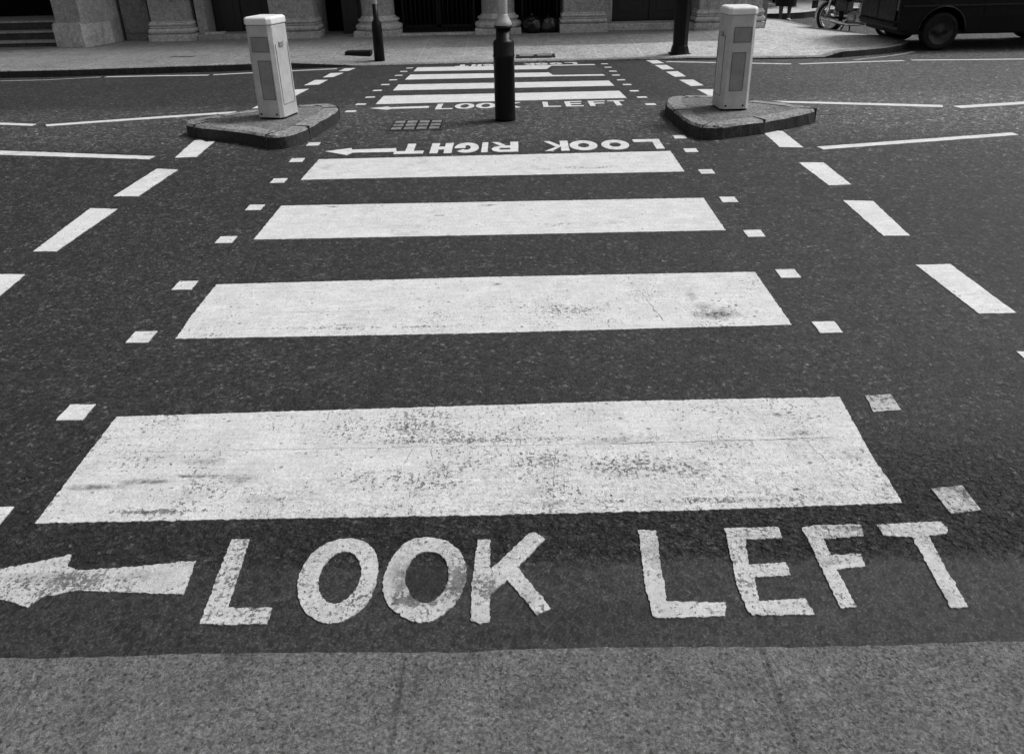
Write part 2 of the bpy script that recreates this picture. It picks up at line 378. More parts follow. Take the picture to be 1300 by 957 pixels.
def prism(bm, outline, ztop, zbot, mi=0, side_mi=None):
    """outline: XY points; ztop/zbot: number or function of (x, y)"""
    zt = ztop if callable(ztop) else (lambda x, y: ztop)
    zb = zbot if callable(zbot) else (lambda x, y: zbot)
    T = [bm.verts.new((x, y, zt(x, y))) for x, y in outline]
    B = [bm.verts.new((x, y, zb(x, y))) for x, y in outline]
    n = len(T)
    f = bm.faces.new(T); f.material_index = mi
    f = bm.faces.new(B[::-1]); f.material_index = side_mi if side_mi is not None else mi
    for i in range(n):
        f = bm.faces.new((T[i], B[i], B[(i+1) % n], T[(i+1) % n])); f.material_index = side_mi if side_mi is not None else mi
def smooth_outline(pts, it=2):
    for _ in range(it):
        q = []
        n = len(pts)
        for i in range(n):
            a, b = pts[i], pts[(i+1) % n]
            q.append((a[0]*.75+b[0]*.25, a[1]*.75+b[1]*.25)); q.append((a[0]*.25+b[0]*.75, a[1]*.25+b[1]*.75))
        pts = q
    return pts
def wpts(px, dz=0.0): return [W(x, y, dz) for x, y in px]

# ------------------------------------------------------------------ carriageway
def ground():
    bm = bmesh.new()
    ys = [-120, -40, -10, 0, 3] + [YA+i*.1 for i in range(0, 21)] + [10, YE, 16, 30, 80, 400]
    ys = sorted(set(round(y, 4) for y in ys))
    xs = [-200, -40, -12, -6, -3, 0, 3, 6, 12, 40, 200]
    V = [[bm.verts.new((x, y, g(y) if y > 0 else 0)) for x in xs] for y in ys]
    for j in range(len(ys)-1):
        for i in range(len(xs)-1):
            bm.faces.new((V[j][i], V[j][i+1], V[j+1][i+1], V[j+1][i]))
    o = link('road', bm, ASPH); tag(o, 'dark asphalt carriageway with raised crown', kind='structure')
ground()

def ragged(world, amp, step):
    out = []; n = len(world); ph = random.random()*100
    for i in range(n):
        a, b = Vector(world[i]), Vector(world[(i+1) % n]); L = (b-a).length
        k = max(1, int(L/step)); nr = Vector((-(b-a).y, (b-a).x))
        nr = nr.normalized() if L > 1e-9 else Vector((0, 0))
        off = 0
        for j in range(k):
            off = off*.35 + random.uniform(-1, 1)*amp*.7
            if random.random() < .07: off += random.uniform(-1.3, 1.3)*amp
            p = a.lerp(b, j/k) + nr*(off if j else off*.4)
            out.append((p.x, p.y))
    return out
def flat(name, world, mat, amp=.0025, step=.012, h=.004, parent=None, hole=None, origin=None):
    """a thin layer of thermoplastic paint lying on the road"""
    from mathutils.geometry import tessellate_polygon
    o1 = ragged(world, amp, step) if amp else list(world)
    loops = [o1]
    if hole: loops.append(ragged(hole, amp, step) if amp else list(hole))
    cx = sum(p[0] for p in o1)/len(o1); cy = sum(p[1] for p in o1)/len(o1); cz = g(cy)
    if parent: cx, cy, cz = parent.location
    tl = [[Vector((x, y, 0)) for x, y in l] for l in loops]
    tris = tessellate_polygon(tl)
    flatpts = [p for l in loops for p in l]
    bm = bmesh.new()
    T = [bm.verts.new((x-cx, y-cy, g(y)+h-cz)) for x, y in flatpts]
    for tr in tris:
        try: bm.faces.new([T[i] for i in tr])
        except ValueError: pass
    B = [bm.verts.new((x-cx, y-cy, g(y)-.002-cz)) for x, y in flatpts]
    s = 0
    for l in loops:
        n = len(l)
        for i in range(n):
            a, b2 = s+i, s+(i+1) % n
            try: bm.faces.new((T[a], B[a], B[b2], T[b2]))
            except ValueError: pass
        s += n
    for f in bm.faces: f.normal_update()
    me = bpy.data.meshes.new(name)
    for f in bm.faces[:len(tris)]: pass
    bm.normal_update()
    for f in bm.faces:
        if abs(f.normal.z) > .5 and f.normal.z < 0: f.normal_flip()
    bm.to_mesh(me); bm.free(); me.materials.append(mat)
    o = bpy.data.objects.new(name, me); C.objects.link(o)
    if parent: o.parent = parent
    else: o.location = (cx, cy, cz)
    return o

# zebra stripes, near to far (surveyed corners)
bars = [
 ([(45, 665), (250, 661), (600, 655), (900, 648), (1145, 639), (1128, 610), (1108, 582), (1100, 568), (1066, 505), (800, 510), (400, 522), (148, 530), (106, 585)], PAINT_B1, 'widest worn white zebra stripe just beyond the nearest LOOK LEFT lettering'),
 ([(223, 431), (600, 424), (1005, 413), (979, 376), (958, 346), (600, 353), (275, 362), (246, 398)], PAINT_B2, 'white zebra stripe with a dark smudge near its right end, second from the camera'),
 ([(322, 305), (921, 293), (893, 252), (357, 262)], PAINT_B4, 'white zebra stripe with small dark scuffs on its far edge, third from the camera'),
 ([(382, 229), (869, 218.5), (851, 192.5), (405, 203)], PAINT_B4, 'white zebra stripe touching the upside down LOOK RIGHT lettering, with a rubbed patch'),
 ([(477, 133), (795.5, 125), (786, 116), (487, 122.5)], PAINT_FAR, 'white zebra stripe right beyond the small LOOK LEFT lettering behind the black post'),
 ([(499, 115.5), (780, 109.5), (773, 103), (506, 108)], PAINT_FAR, 'whole white zebra stripe just before the two stripes cut by the dark asphalt patch'),
 ([(514, 101.8), (703, 97.6), (768, 96.6), (765.5, 94.9), (702, 95.9), (697, 92.6), (521, 95.4)], PAINT_FAR, 'white zebra stripe thinned to a sliver along its near edge by an asphalt patch'),
 ([(525, 91.2), (694, 88.2), (700, 84.2), (756, 83.2), (754, 82.0), (530, 86.2)], PAINT_FAR, 'white zebra stripe nearest the far kerb, thinned along its far edge by an asphalt patch'),
]
for px, mt, lab in bars:
    near = px[0][1] > 200
    o = flat('zebra_stripe', wpts(px), mt, .0028 if near else .003, .007 if near else .03)
    tag(o, lab, 'zebra stripe', 'white stripes of the zebra crossing')

# small squares edging the crossing
def sq(px, py, side, i, n, mat=PAINT, poly=None):
    x, y = W(px, py)
    w = [(x-.05, y-.055), (x+.05, y-.055), (x+.05, y+.055), (x-.05, y+.055)] if poly is None else wpts(poly)
    return flat('road_square', w, mat, .0025, .015)
left_dots = [(-14, 659), (97, 524), (180, 428.5), (235, 363), (287, 305), (324, 264), (354, 230), (377, 204), (398, 183.5)]
left_lab = ['white square at the left edge beside the widest stripe\'s near corner', 'white square left of the widest stripe\'s far corner', 'white square by the near left corner of the smudged stripe', 'white square by the far left corner of the smudged stripe', 'white square by the near left corner of the third stripe', 'white square by the far left corner of the third stripe', 'white square by the near left corner of the fourth stripe', 'white square left of the fourth stripe\'s far corner under the arrow', 'faded thin square between the left island kerb and the arrow']
for (x, y), lab in zip(left_dots, left_lab):
    o = sq(x, y, 0, 0, 0, PAINT); tag(o, lab, 'painted square', 'white squares edging the crossing on the left')
right_dots = [((1213, 635), [(1182, 621), (1221, 617), (1245, 648), (1208, 653)], PAINT_OLD), ((1119, 512), [(1098, 503), (1130, 501), (1144, 521), (1109, 524)], PAINT_OLD), ((1050, 416), None, PAINT), ((1000, 348), None, PAINT), ((957.5, 297), None, PAINT), ((925, 254), None, PAINT), ((897, 218.5), None, PAINT), ((877, 191.5), None, PAINT), ((863, 174.5), None, PAINT)]
right_lab = ['chipped grey-white square right of the last letter T', 'grey dirty square right of the widest stripe\'s far corner', 'white square by the near right corner of the smudged stripe', 'white square by the far right corner of the smudged stripe', 'white square by the near right corner of the third stripe', 'white square by the far right corner of the third stripe', 'white square by the near right corner of the fourth stripe', 'white square right of the upside down letter L', 'faded thin square in front of the right island kerb']
for (p, poly, mt), lab in zip(right_dots, right_lab):
    o = sq(p[0], p[1], 0, 0, 0, mt, poly); tag(o, lab, 'painted square', 'white squares edging the crossing on the right')
fl = [(445, 142), (458, 133), (470, 124), (479, 115.5), (489, 108), (499, 102), (506, 96.3), (512.5, 91.3), (520, 87)]
fr = [(826, 133), (815, 124), (805, 116), (796, 108), (788.5, 102), (782, 96), (778, 91), (772, 86), (767.5, 81.6)]
nth = ['nearest', 'second', 'third', 'fourth', 'fifth', 'sixth', 'seventh', 'eighth', 'farthest']
for i, ((x, y), (x2, y2)) in enumerate(zip(fl, fr)):
    tag(sq(x, y, 0, 0, 0, PAINT_FAR), 'small white square, %s of the nine beyond the island on the crossing\'s left side' % nth[i], 'painted square', 'white squares beyond the island, left row')
    tag(sq(x2, y2, 0, 0, 0, PAINT_FAR), 'small white square, %s of the nine beyond the island on the crossing\'s right side' % nth[i], 'painted square', 'white squares beyond the island, right row')

# outer dashes
dl = [
 ([(-42, 396), (-10, 349), (32, 349), (0, 376), (-12, 396)], 'white dash cut by the left edge of the picture'),
 ([(42, 320), (71, 320), (149, 266), (115, 265)], 'longest white dash on the left, second of its row from the camera'),
 ([(144, 250), (175, 250), (226, 216), (199, 215)], 'white dash left of the crossing, third of its row from the camera'),
 ([(222, 201), (249, 200), (273, 180), (262, 181), (255, 178), (247, 179)], 'white dash with a ragged end just in front of the left island'),
 ([(320, 138.5), (341, 137.5), (358, 129), (338, 129.5)], 'white dash mostly hidden behind the left bollard foot'),
 ([(351, 123.5), (374, 122.5), (392, 113.5), (372, 114.5)], 'white dash coming out from behind the left bollard'),
 ([(386, 109), (404, 108), (416, 102), (400, 102.2)], 'white dash in the left row beyond the bollard, fourth before the far kerb'),
 ([(410, 99), (423, 98.3), (436, 93), (420, 93.4)], 'white dash in the left row beyond the bollard, third before the far kerb'),
 ([(430, 91), (442, 90.5), (451, 87), (438, 87.4)], 'white dash in the left row nearest the far kerb')]
dr = [
 ([(1290, 447), (1336, 447), (1392, 490), (1340, 490)], 'white dash cut by the right edge of the picture'),
 ([(1162, 337), (1206, 336), (1290, 398), (1243, 399)], 'largest white dash on the right side, nearest whole one'),
 ([(1070, 255), (1108, 256), (1155, 300), (1121, 300)], 'white dash right of the crossing, third of its row from the camera'),
 ([(1014, 207), (1045, 207), (1081, 235), (1052, 236)], 'white dash right of the crossing, fourth of its row from the camera'),
 ([(966, 166.5), (993, 167), (1020, 188), (990, 187.5)], 'white dash right in front of the right island kerb'),
 ([(885, 114), (906, 114), (922, 123.5), (903, 124)], 'white dash partly hidden behind the right bollard'),
 ([(862, 102), (880, 101.8), (893, 109), (877, 110)], 'white dash in the right row between bollard and black column, fourth before the far kerb'),
 ([(845, 91.8), (860, 91), (871, 97.5), (857, 98.2)], 'white dash in the right row, third before the far kerb'),
 ([(831, 83.3), (846, 83), (856, 88.3), (841, 88.9)], 'white dash in the right row, second before the far kerb'),
 ([(820, 77.2), (835, 77), (843, 80.8), (829, 81.4)], 'white dash in the right row touching the far kerb')]
for rows, gname in ((dl, 'dashes along the left of the crossing'), (dr, 'dashes along the right of the crossing')):
    for px, lab in rows:
        far = px[0][1] < 150
        o = flat('road_dash', wpts(px), PAINT_FAR, .003, .02 if not far else .05)
        tag(o, lab, 'road dash', gname)

# zigzag lines
lines = [
 ([(-60, 190.5), (0, 192), (197, 199), (189, 203), (0, 197.2), (-60, 195.5)], 'thick white zigzag line on the left ending before the ragged dash'),
 ([(-60, 154.5), (0, 156.4), (46, 158.2), (40, 160.5), (0, 159), (-60, 157)], 'short white zigzag line entering at the left edge, middle of the left road'),
 ([(58, 158.8), (300, 142), (297, 144.4), (60, 161)], 'long white zigzag line rising to the left island'),
 ([(980, 128.6), (1196, 134), (1197, 137), (1000, 131.2)], 'long white zigzag line leaving the back of the right island'),
 ([(1210, 135.2), (1300, 129.8), (1360, 126), (1360, 129), (1300, 133), (1219, 138)], 'short white zigzag line entering at the right edge'),
 ([(1037, 187), (1285, 169), (1293, 172), (1045, 190.5)], 'thick long white zigzag line on the right with pointed end'),
]
for px, lab in lines:
    tag(flat('zigzag_line', wpts(px), PAINT_FAR, .003, .03), lab, 'road line', 'zigzag lines beside the crossing')
def thin(px, w, lab, mat=PAINT_FAR, grp='thin lines along the far kerb'):
    c = [Vector(W(*p)) for p in px]; a, b = [], []
    for i, p in enumerate(c):
        d = (c[min(i+1, len(c)-1)]-c[max(i-1, 0)]).normalized(); n = Vector((-d.y, d.x))*w/2
        a.append(tuple(p+n)); b.append(tuple(p-n))
    tag(flat('kerb_line', a+b[::-1], mat, .003, .05), lab, 'road line', grp)
thin([(-60, 105), (0, 103.4), (60, 102), (128, 98.3)], .06, 'dull line hugging the far kerb at the left edge', PAINT_OLD)
thin([(134, 98.2), (200, 96.8), (264, 96)], .10, 'white line by the far kerb left of the left bollard')
thin([(271, 95.5), (340, 92), (428, 87.8)], .10, 'white line by the far kerb passing behind the left bollard')
thin([(846, 78.9), (925, 80.4), (1004, 81.8)], .11, 'white line by the far kerb passing behind the right bollard')
thin([(1015, 81.8), (1080, 79.6), (1147, 77.6)], .11, 'white line in front of the pale pavement corner')
thin([(1157, 77), (1230, 76.4), (1300, 75.6), (1380, 75)], .11, 'white line in front of the dark van')
thin([(1085, 76.6), (1130, 71.5), (1160, 66)], .06, 'faint curved line round the pale pavement corner', PAINT_OLD)

# asphalt patch cutting the two last stripes
PATCHM = mat_stone('patch_asphalt', .040, .15, None, 2.0, .4, .5)
tag(flat('asphalt_patch', wpts([(697, 95.2), (766, 94.4), (757, 84.6), (702, 85.4)]), PATCHM, .01, .06, .003), 'dark asphalt patch laid over two far stripes', kind='structure')

# ------------------------------------------------------------------ lettering
def c5(l): return [(x/2, 600+y/2) for x, y in l]
def c6(l): return [(650+x/2, 600+y/2) for x, y in l]
near = [
 ('L', c5([(508, 386), (545, 285), (588, 171), (634, 171), (578, 345), (692, 345), (678, 386), (600, 388)]), None),
 ('O', c5(smooth_outline([(900, 168), (948, 188), (964, 235), (952, 300), (922, 348), (870, 382), (820, 386), (772, 357), (752, 305), (762, 250), (798, 198), (850, 171)], 1)),
       c5(smooth_outline([(895, 203), (920, 233), (914, 280), (887, 320), (855, 338), (823, 328), (806, 295), (812, 253), (843, 212), (870, 202)], 1))),
 ('O', c5(smooth_outline([(1085, 165), (1133, 173), (1168, 200), (1187, 245), (1178, 300), (1142, 352), (1085, 386), (1028, 374), (983, 337), (970, 290), (982, 240), (1012, 193), (1048, 169)], 1)),
       c5(smooth_outline([(1095, 201), (1128, 213), (1142, 250), (1134, 290), (1112, 323), (1080, 337), (1043, 318), (1026, 275), (1037, 233), (1063, 205)], 1))),
 ('K', [(607, 686), (622, 686), (623, 724), (672, 678), (680, 677), (692, 685), (657, 721), (699, 773), (682, 782), (644, 737), (622, 756), (622, 790), (610, 793), (598, 789), (599, 740)], None),
 ('L', c6([(320, 148), (366, 149), (378, 240), (392, 328), (543, 332), (540, 366), (378, 371), (358, 366), (340, 300)]), None),
 ('E', c6([(538, 143), (675, 140), (684, 168), (592, 172), (601, 235), (695, 230), (707, 263), (614, 268), (627, 328), (745, 321), (768, 362), (610, 364), (597, 350), (572, 290), (555, 210)]), None),
 ('F', c6([(735, 142), (770, 135), (885, 134), (893, 163), (792, 170), (808, 211), (885, 208), (897, 240), (824, 247), (874, 342), (835, 346), (790, 255), (755, 180)]), None),
 ('T', c6([(925, 134), (1088, 126), (1105, 140), (1103, 157), (1057, 162), (1100, 245), (1157, 342), (1115, 346), (1062, 250), (1015, 165), (942, 161)]), None)]
w = thing('road_lettering', 'big worn white road lettering LOOK LEFT nearest the camera', 'road lettering', (0, 1.7, g(1.7)), group='LOOK inscriptions on the road')
for ch, out, hole in near:
    flat('letter', wpts(out), PAINT_WORD, .0028, .0055, .0045, w, wpts(hole) if hole else None)
a = flat('road_arrow', wpts(c5([(498, 225), (480, 275), (464, 311), (330, 306), (195, 300), (105, 318), (70, 343), (0, 322), (-90, 272), (0, 245), (60, 235), (182, 210), (172, 238), (200, 250), (350, 240)])), PAINT_WORD, .003, .0055)
tag(a, 'big worn white arrow pointing left beside the nearest lettering', 'road arrow', 'arrows beside the lettering')

def ellipse(cx, cy, rx, ry, a0=0, a1=360, n=28):
    return [(cx+rx*math.cos(rad(a0+(a1-a0)*i/n)), cy+ry*math.sin(rad(a0+(a1-a0)*i/n))) for i in range(n+(0 if a1-a0 == 360 else 1))]
def glyph(ch, sx, sy):
    """outline and hole in the unit box; sx, sy: stroke widths"""
    if ch == 'L': return [(0, 0), (1, 0), (1, sy), (sx, sy), (sx, 1), (0, 1)], None
    if ch == 'T': return [(.5-sx/2, 0), (.5+sx/2, 0), (.5+sx/2, 1-sy), (1, 1-sy), (1, 1), (0, 1), (0, 1-sy), (.5-sx/2, 1-sy)], None
    if ch == 'I': return [(0, 0), (1, 0), (1, 1), (0, 1)], None
    if ch == 'H': return [(0, 0), (sx, 0), (sx, .5-sy/2), (1-sx, .5-sy/2), (1-sx, 0), (1, 0), (1, 1), (1-sx, 1), (1-sx, .5+sy/2), (sx, .5+sy/2), (sx, 1), (0, 1)], None
    if ch == 'E': return [(0, 0), (1, 0), (1, sy), (sx, sy), (sx, .5-sy/2), (.9, .5-sy/2), (.9, .5+sy/2), (sx, .5+sy/2), (sx, 1-sy), (1, 1-sy), (1, 1), (0, 1)], None
    if ch == 'F': return [(0, 0), (sx, 0), (sx, .5-sy/2), (.9, .5-sy/2), (.9, .5+sy/2), (sx, .5+sy/2), (sx, 1-sy), (1, 1-sy), (1, 1), (0, 1)], None
    if ch == 'K': return [(0, 0), (sx, 0), (sx, .32), (.36, .46), (.74, 0), (1, 0), (.52, .6), (.98, 1), (.7, 1), (sx, .56), (sx, 1), (0, 1)], None
    if ch == 'O': return ellipse(.5, .5, .5, .5), ellipse(.5, .5, .5-sx, .5-sy)
    if ch == 'G':
        o = ellipse(.5, .5, .5, .5, 42, 360-8, 24); i = ellipse(.5, .5, .5-sx, .5-sy, 42, 325, 22)[::-1]
        return [*o, (1, .55), (.55, .55), (.55, .55-sy*.8), (1-sx, .55-sy*.8), *i], None
    if ch == 'R': return [(0, 0), (sx, 0), (sx, .38), (.45, .38), (.76, 0), (1, 0), (.68, .4), (.93, .52), (1, .7), (.93, .88), (.72, 1), (0, 1)], [(sx, .38+sy*.8), (.66, .38+sy*.8), (1-sx, .62), (1-sx, .78), (.68, 1-sy*.8), (sx, 1-sy*.8)]
def word(letters, rot, mat, parent, stroke=.075, strokey=.06):
    """letters: (char, x0, x1, y0, y1) in metres on the road"""
    for ch, x0, x1, y0, y1 in letters:
        sx = stroke/(x1-x0) if ch != 'I' else 1; sy = strokey/(y1-y0)
        o, h = glyph(ch, min(sx, .36), min(sy, .3))
        def tf(l):
            if l is None: return None
            return [((x0+(x1-x0)*(1-u if rot else u)), (y0+(y1-y0)*(1-v if rot else v))) for u, v in l]
        flat('letter', tf(o), mat, .0022, .03, .0045, parent, tf(h))
def wx(px, py): return W(px, py)[0]
# upside down LOOK RIGHT before the island
w2 = [('T', 503, 540), ('H', 547, 575), ('G', 577, 608), ('I', 611.5, 619.5), ('R', 624, 658), ('K', 691, 722), ('O', 724, 759), ('O', 765, 800), ('L', 808.5, 842.5)]
w = thing('road_lettering', 'white lettering LOOK RIGHT painted upside down before the black post', 'road lettering', (0, 6.3, g(6.3)), group='LOOK inscriptions on the road')
L2 = []
for ch, a0, a1 in w2:
    yc = 196.5 - (a0-503)*.0205   # near side of letters in the survey
    yt = 183.8 - (a0-503)*.0195
    L2.append((ch, wx(a0, 189), wx(a1, 187), W(a0, yc)[1], W(a0, yt)[1]))
word(L2, True, PAINT_FAR, w, .065, .085)
tag(flat('road_arrow', wpts([(413, 193), (446, 188.6), (447, 190.8), (503, 188.8), (503, 193.6), (447, 194.6), (440, 197.6)]), PAINT_FAR, .003, .02), 'white arrow pointing left beside the upside down LOOK RIGHT', 'road arrow', 'arrows beside the lettering')
# LOOK LEFT beyond the island
w3 = [('L', 554, 575.5), ('O', 577.5, 602), ('O', 604, 629), ('K', 636, 661.5), ('L', 689, 711.5), ('E', 717.5, 740), ('F', 747.5, 770), ('T', 773, 795)]
w = thing('road_lettering', 'small white lettering LOOK LEFT partly hidden by the black post', 'road lettering', (0, 8.3, g(8.3)), group='LOOK inscriptions on the road')
L3 = []
for ch, a0, a1 in w3:
    yb = 139.6 - (a0-554)*.0215; yt = 132.8-(a0-554)*.0205
    L3.append((ch, wx(a0, (yb+yt)/2), wx(a1, (yb+yt)/2), W(a0, yb)[1], W(a0, yt)[1]))
word(L3, False, PAINT_FAR, w, .055, .06)
tag(flat('road_arrow', wpts([(469, 138.2), (493, 135.9), (495, 137), (544.5, 135.2), (544.5, 137.7), (496, 139), (491, 140)]), PAINT_FAR, .003, .03), 'thin white arrow pointing left just before the first stripe beyond the island', 'road arrow', 'arrows beside the lettering')
# LOOK RIGHT at the far kerb
w = thing('road_lettering', 'tiny white lettering LOOK RIGHT upside down along the far kerb', 'road lettering', (0, 12.95, g(12.95)), group='LOOK inscriptions on the road')
xa, xb = L2[0][1], L2[-1][2]
L4 = [(ch, -.90+(x0-xa)/(xb-xa)*1.86, -.90+(x1-xa)/(xb-xa)*1.86, 12.62+.0*x0, 12.92) for ch, x0, x1, _, _ in L2]
word(L4, True, PAINT_FAR, w, .075, .10)

# ------------------------------------------------------------------ near pavement (dropped kerb)
bm = bmesh.new()
edge = [(-14, 1.44)] + [(x/30, 1.443 + .004*math.sin(x*.21)+ random.uniform(-.003, .003)) for x in range(-66, 67)] + [(14, 1.46)]
edge = [(-30, 1.44)] + edge + [(30, 1.46)]
prism(bm, edge + [(30, 1.14), (-30, 1.14)], lambda x, y: g(y)+.012, -.25)
o = link('near_kerb', bm, CONC); tag(o, 'rough flush kerb stones along the near edge of the road', kind='structure')
bm = bmesh.new()
prism(bm, [(-30, 1.134), (30, 1.134), (30, -8), (-30, -8)], lambda x, y: .036, -.25)
o = link('near_pavement', bm, CONC); tag(o, 'grey pavement on the near side', kind='structure')

# ------------------------------------------------------------------ far pavement
def kerb_top(x):
    """height of far kerb top above gutter: dropped at the crossing"""
    zg = .105
    if x < -3.6: return zg
    if x < -2.4: return zg + (.018-zg)*(x+3.6)/1.2
    if x < 2.4: return .018
    if x < 3.0: return .018+.035*(x-2.4)/.6
    if x < 4.7: return .03
    if x < 5.0: return .03+.07*(x-4.7)/.3
    return .10
front = [(-40, 12.0), (-14, 12.1), (-7.7, 12.42), (-6.8, 12.40), (-6.0, 12.50), (-5.2, 12.60), (-4.2, 12.72), (-3.6, 12.88), (-3.0, 13.0), (-2.4, 13.08), (-1.2, 13.12), (0, 13.16), (1.1, 13.17), (1.7, 13.2), (2.2, 13.1), (2.7, 12.98), (3.2, 12.86), (4.0, 12.74), (4.7, 12.72), (5.0, 12.78), (5.4, 12.98), (5.85, 13.25), (6.2, 13.52), (6.45, 13.82)]
back = [(6.50, 14.1), (6.42, 14.6), (6.3, 15.18), (6.05, 15.7), (5.82, 16.2), (5.72, 17.2), (5.6, 18.0), (5.32, 18.9), (5.1, 22), (4.9, 26)]
KW = .14
def pav_z(x, y):
    base = g(y) if y < YE else ZLOW
    k = kerb_top(x)
    zk = ZLOW + k
    t = max(0, min(1, (y-13.0)/2.5))
    if y < 13.2 and x < 5: return g(y)+k + 0
    return zk*(1-t) + pz(y)*t
bm = bmesh.new()
outl = front+back
n = len(outl)
# kerb stones strip and pavement as separate objects
def inset(pts, d):
    r = []
    for i, p in enumerate(pts):
        a = Vector(pts[max(i-1, 0)]); b = Vector(pts[min(i+1, len(pts)-1)]); t_ = (b-a).normalized(); nrm = Vector((-t_.y, t_.x))
        r.append((p[0]+nrm.x*d, p[1]+nrm.y*d))
    return r
ins = inset(outl, KW)
def ktop(x, y):
    return (g(y) if y < YE else ZLOW) + kerb_top(x)
for i in range(n-1):
    p, q, p2, q2 = outl[i], outl[i+1], ins[i], ins[i+1]
    zt, zq = ktop(*p), ktop(*q)
    e = .012
    A = bm.verts.new((p[0], p[1], zt-e)); B = bm.verts.new((q[0], q[1], zq-e))
    pe = (Vector(p)+(Vector(p2)-Vector(p))*(e/KW)); qe = (Vector(q)+(Vector(q2)-Vector(q))*(e/KW))
    A1 = bm.verts.new((pe.x, pe.y, zt)); B1 = bm.verts.new((qe.x, qe.y, zq))
    A2 = bm.verts.new((p2[0], p2[1], zt)); B2 = bm.verts.new((q2[0], q2[1], zq))
    A0 = bm.verts.new((p[0], p[1], -.4)); B0 = bm.verts.new((q[0], q[1], -.4))
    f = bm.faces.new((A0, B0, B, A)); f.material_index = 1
    bm.faces.new((A, B, B1, A1)); bm.faces.new((A1, B1, B2, A2))
bmesh.ops.remove_doubles(bm, verts=bm.verts, dist=.0005)
o = link('far_kerb', bm, [KERB, KERB_DARK]); tag(o, 'granite kerb stones with face coloured dark for shade along the far pavement', kind='structure')
bm = bmesh.new()
# strips going back from the kerb line
cols = ins
BK = 26
prev = None
for i, (x, y) in enumerate(cols[:len(front)]):
    col = []
    ztop = ktop(*outl[i]) - .002
    for k, f_ in enumerate((0, .25, .5, .75, 1)):
        yy = y + (15.2-y)*f_; z = ztop*(1-f_) + pz(15.2)*f_
        col.append(bm.verts.new((x, yy, z)) if yy >= y else bm.verts.new((x, y+.001*k, ztop)))
    col.append(bm.verts.new((x, BK, pz(15.2)+.01)))
    if x > 6.2: pass
    if prev and x < 4.75:
        for k in range(5): bm.faces.new((prev[k], col[k], col[k+1], prev[k+1]))
    prev = col if x < 4.75 else prev
    if x < 4.75: lastcol = col; lasti = i
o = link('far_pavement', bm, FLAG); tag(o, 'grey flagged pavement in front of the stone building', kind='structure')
bm = bmesh.new()
rest = cols[lasti:]
cz = pz(14.5)
lc = [v for v in ()]
poly = [(x, y) for x, y in rest]
ctr = (cols[lasti][0], 15.2)
zs = []
def wz(i, x, y): return ktop(*outl[i]) - .002
V = [bm.verts.new((x, y, wz(lasti+j, x, y))) for j, (x, y) in enumerate(poly)]
base_x = cols[lasti][0]
spine = []
for j, (x, y) in enumerate(poly):
    yy = min(max(y, cols[lasti][1]), 26); 
    spine.append(bm.verts.new((base_x+.001, min(26, yy + (.0 if yy > 15.2 else 0)), (ktop(*outl[lasti]) - .002)*(1-min(1, (yy-12.8)/2.4)) + pz(15.2)*min(1, max(0, (yy-12.8)/2.4)))))
for j in range(len(poly)-1):
    try: bm.faces.new((V[j], V[j+1], spine[j+1], spine[j]))
    except ValueError: pass
bmesh.ops.remove_doubles(bm, verts=bm.verts, dist=.002)
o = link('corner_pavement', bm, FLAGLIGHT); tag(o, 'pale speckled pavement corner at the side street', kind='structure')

# opposite pavement of the side street
bm = bmesh.new()
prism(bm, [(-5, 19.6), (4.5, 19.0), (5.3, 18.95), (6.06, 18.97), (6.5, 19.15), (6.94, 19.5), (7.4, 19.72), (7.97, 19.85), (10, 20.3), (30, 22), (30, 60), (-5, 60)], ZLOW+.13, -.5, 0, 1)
o = link('side_street_pavement', bm, [FLAG, KERB_DARK]); tag(o, 'pavement on the far side of the side street', kind='structure')

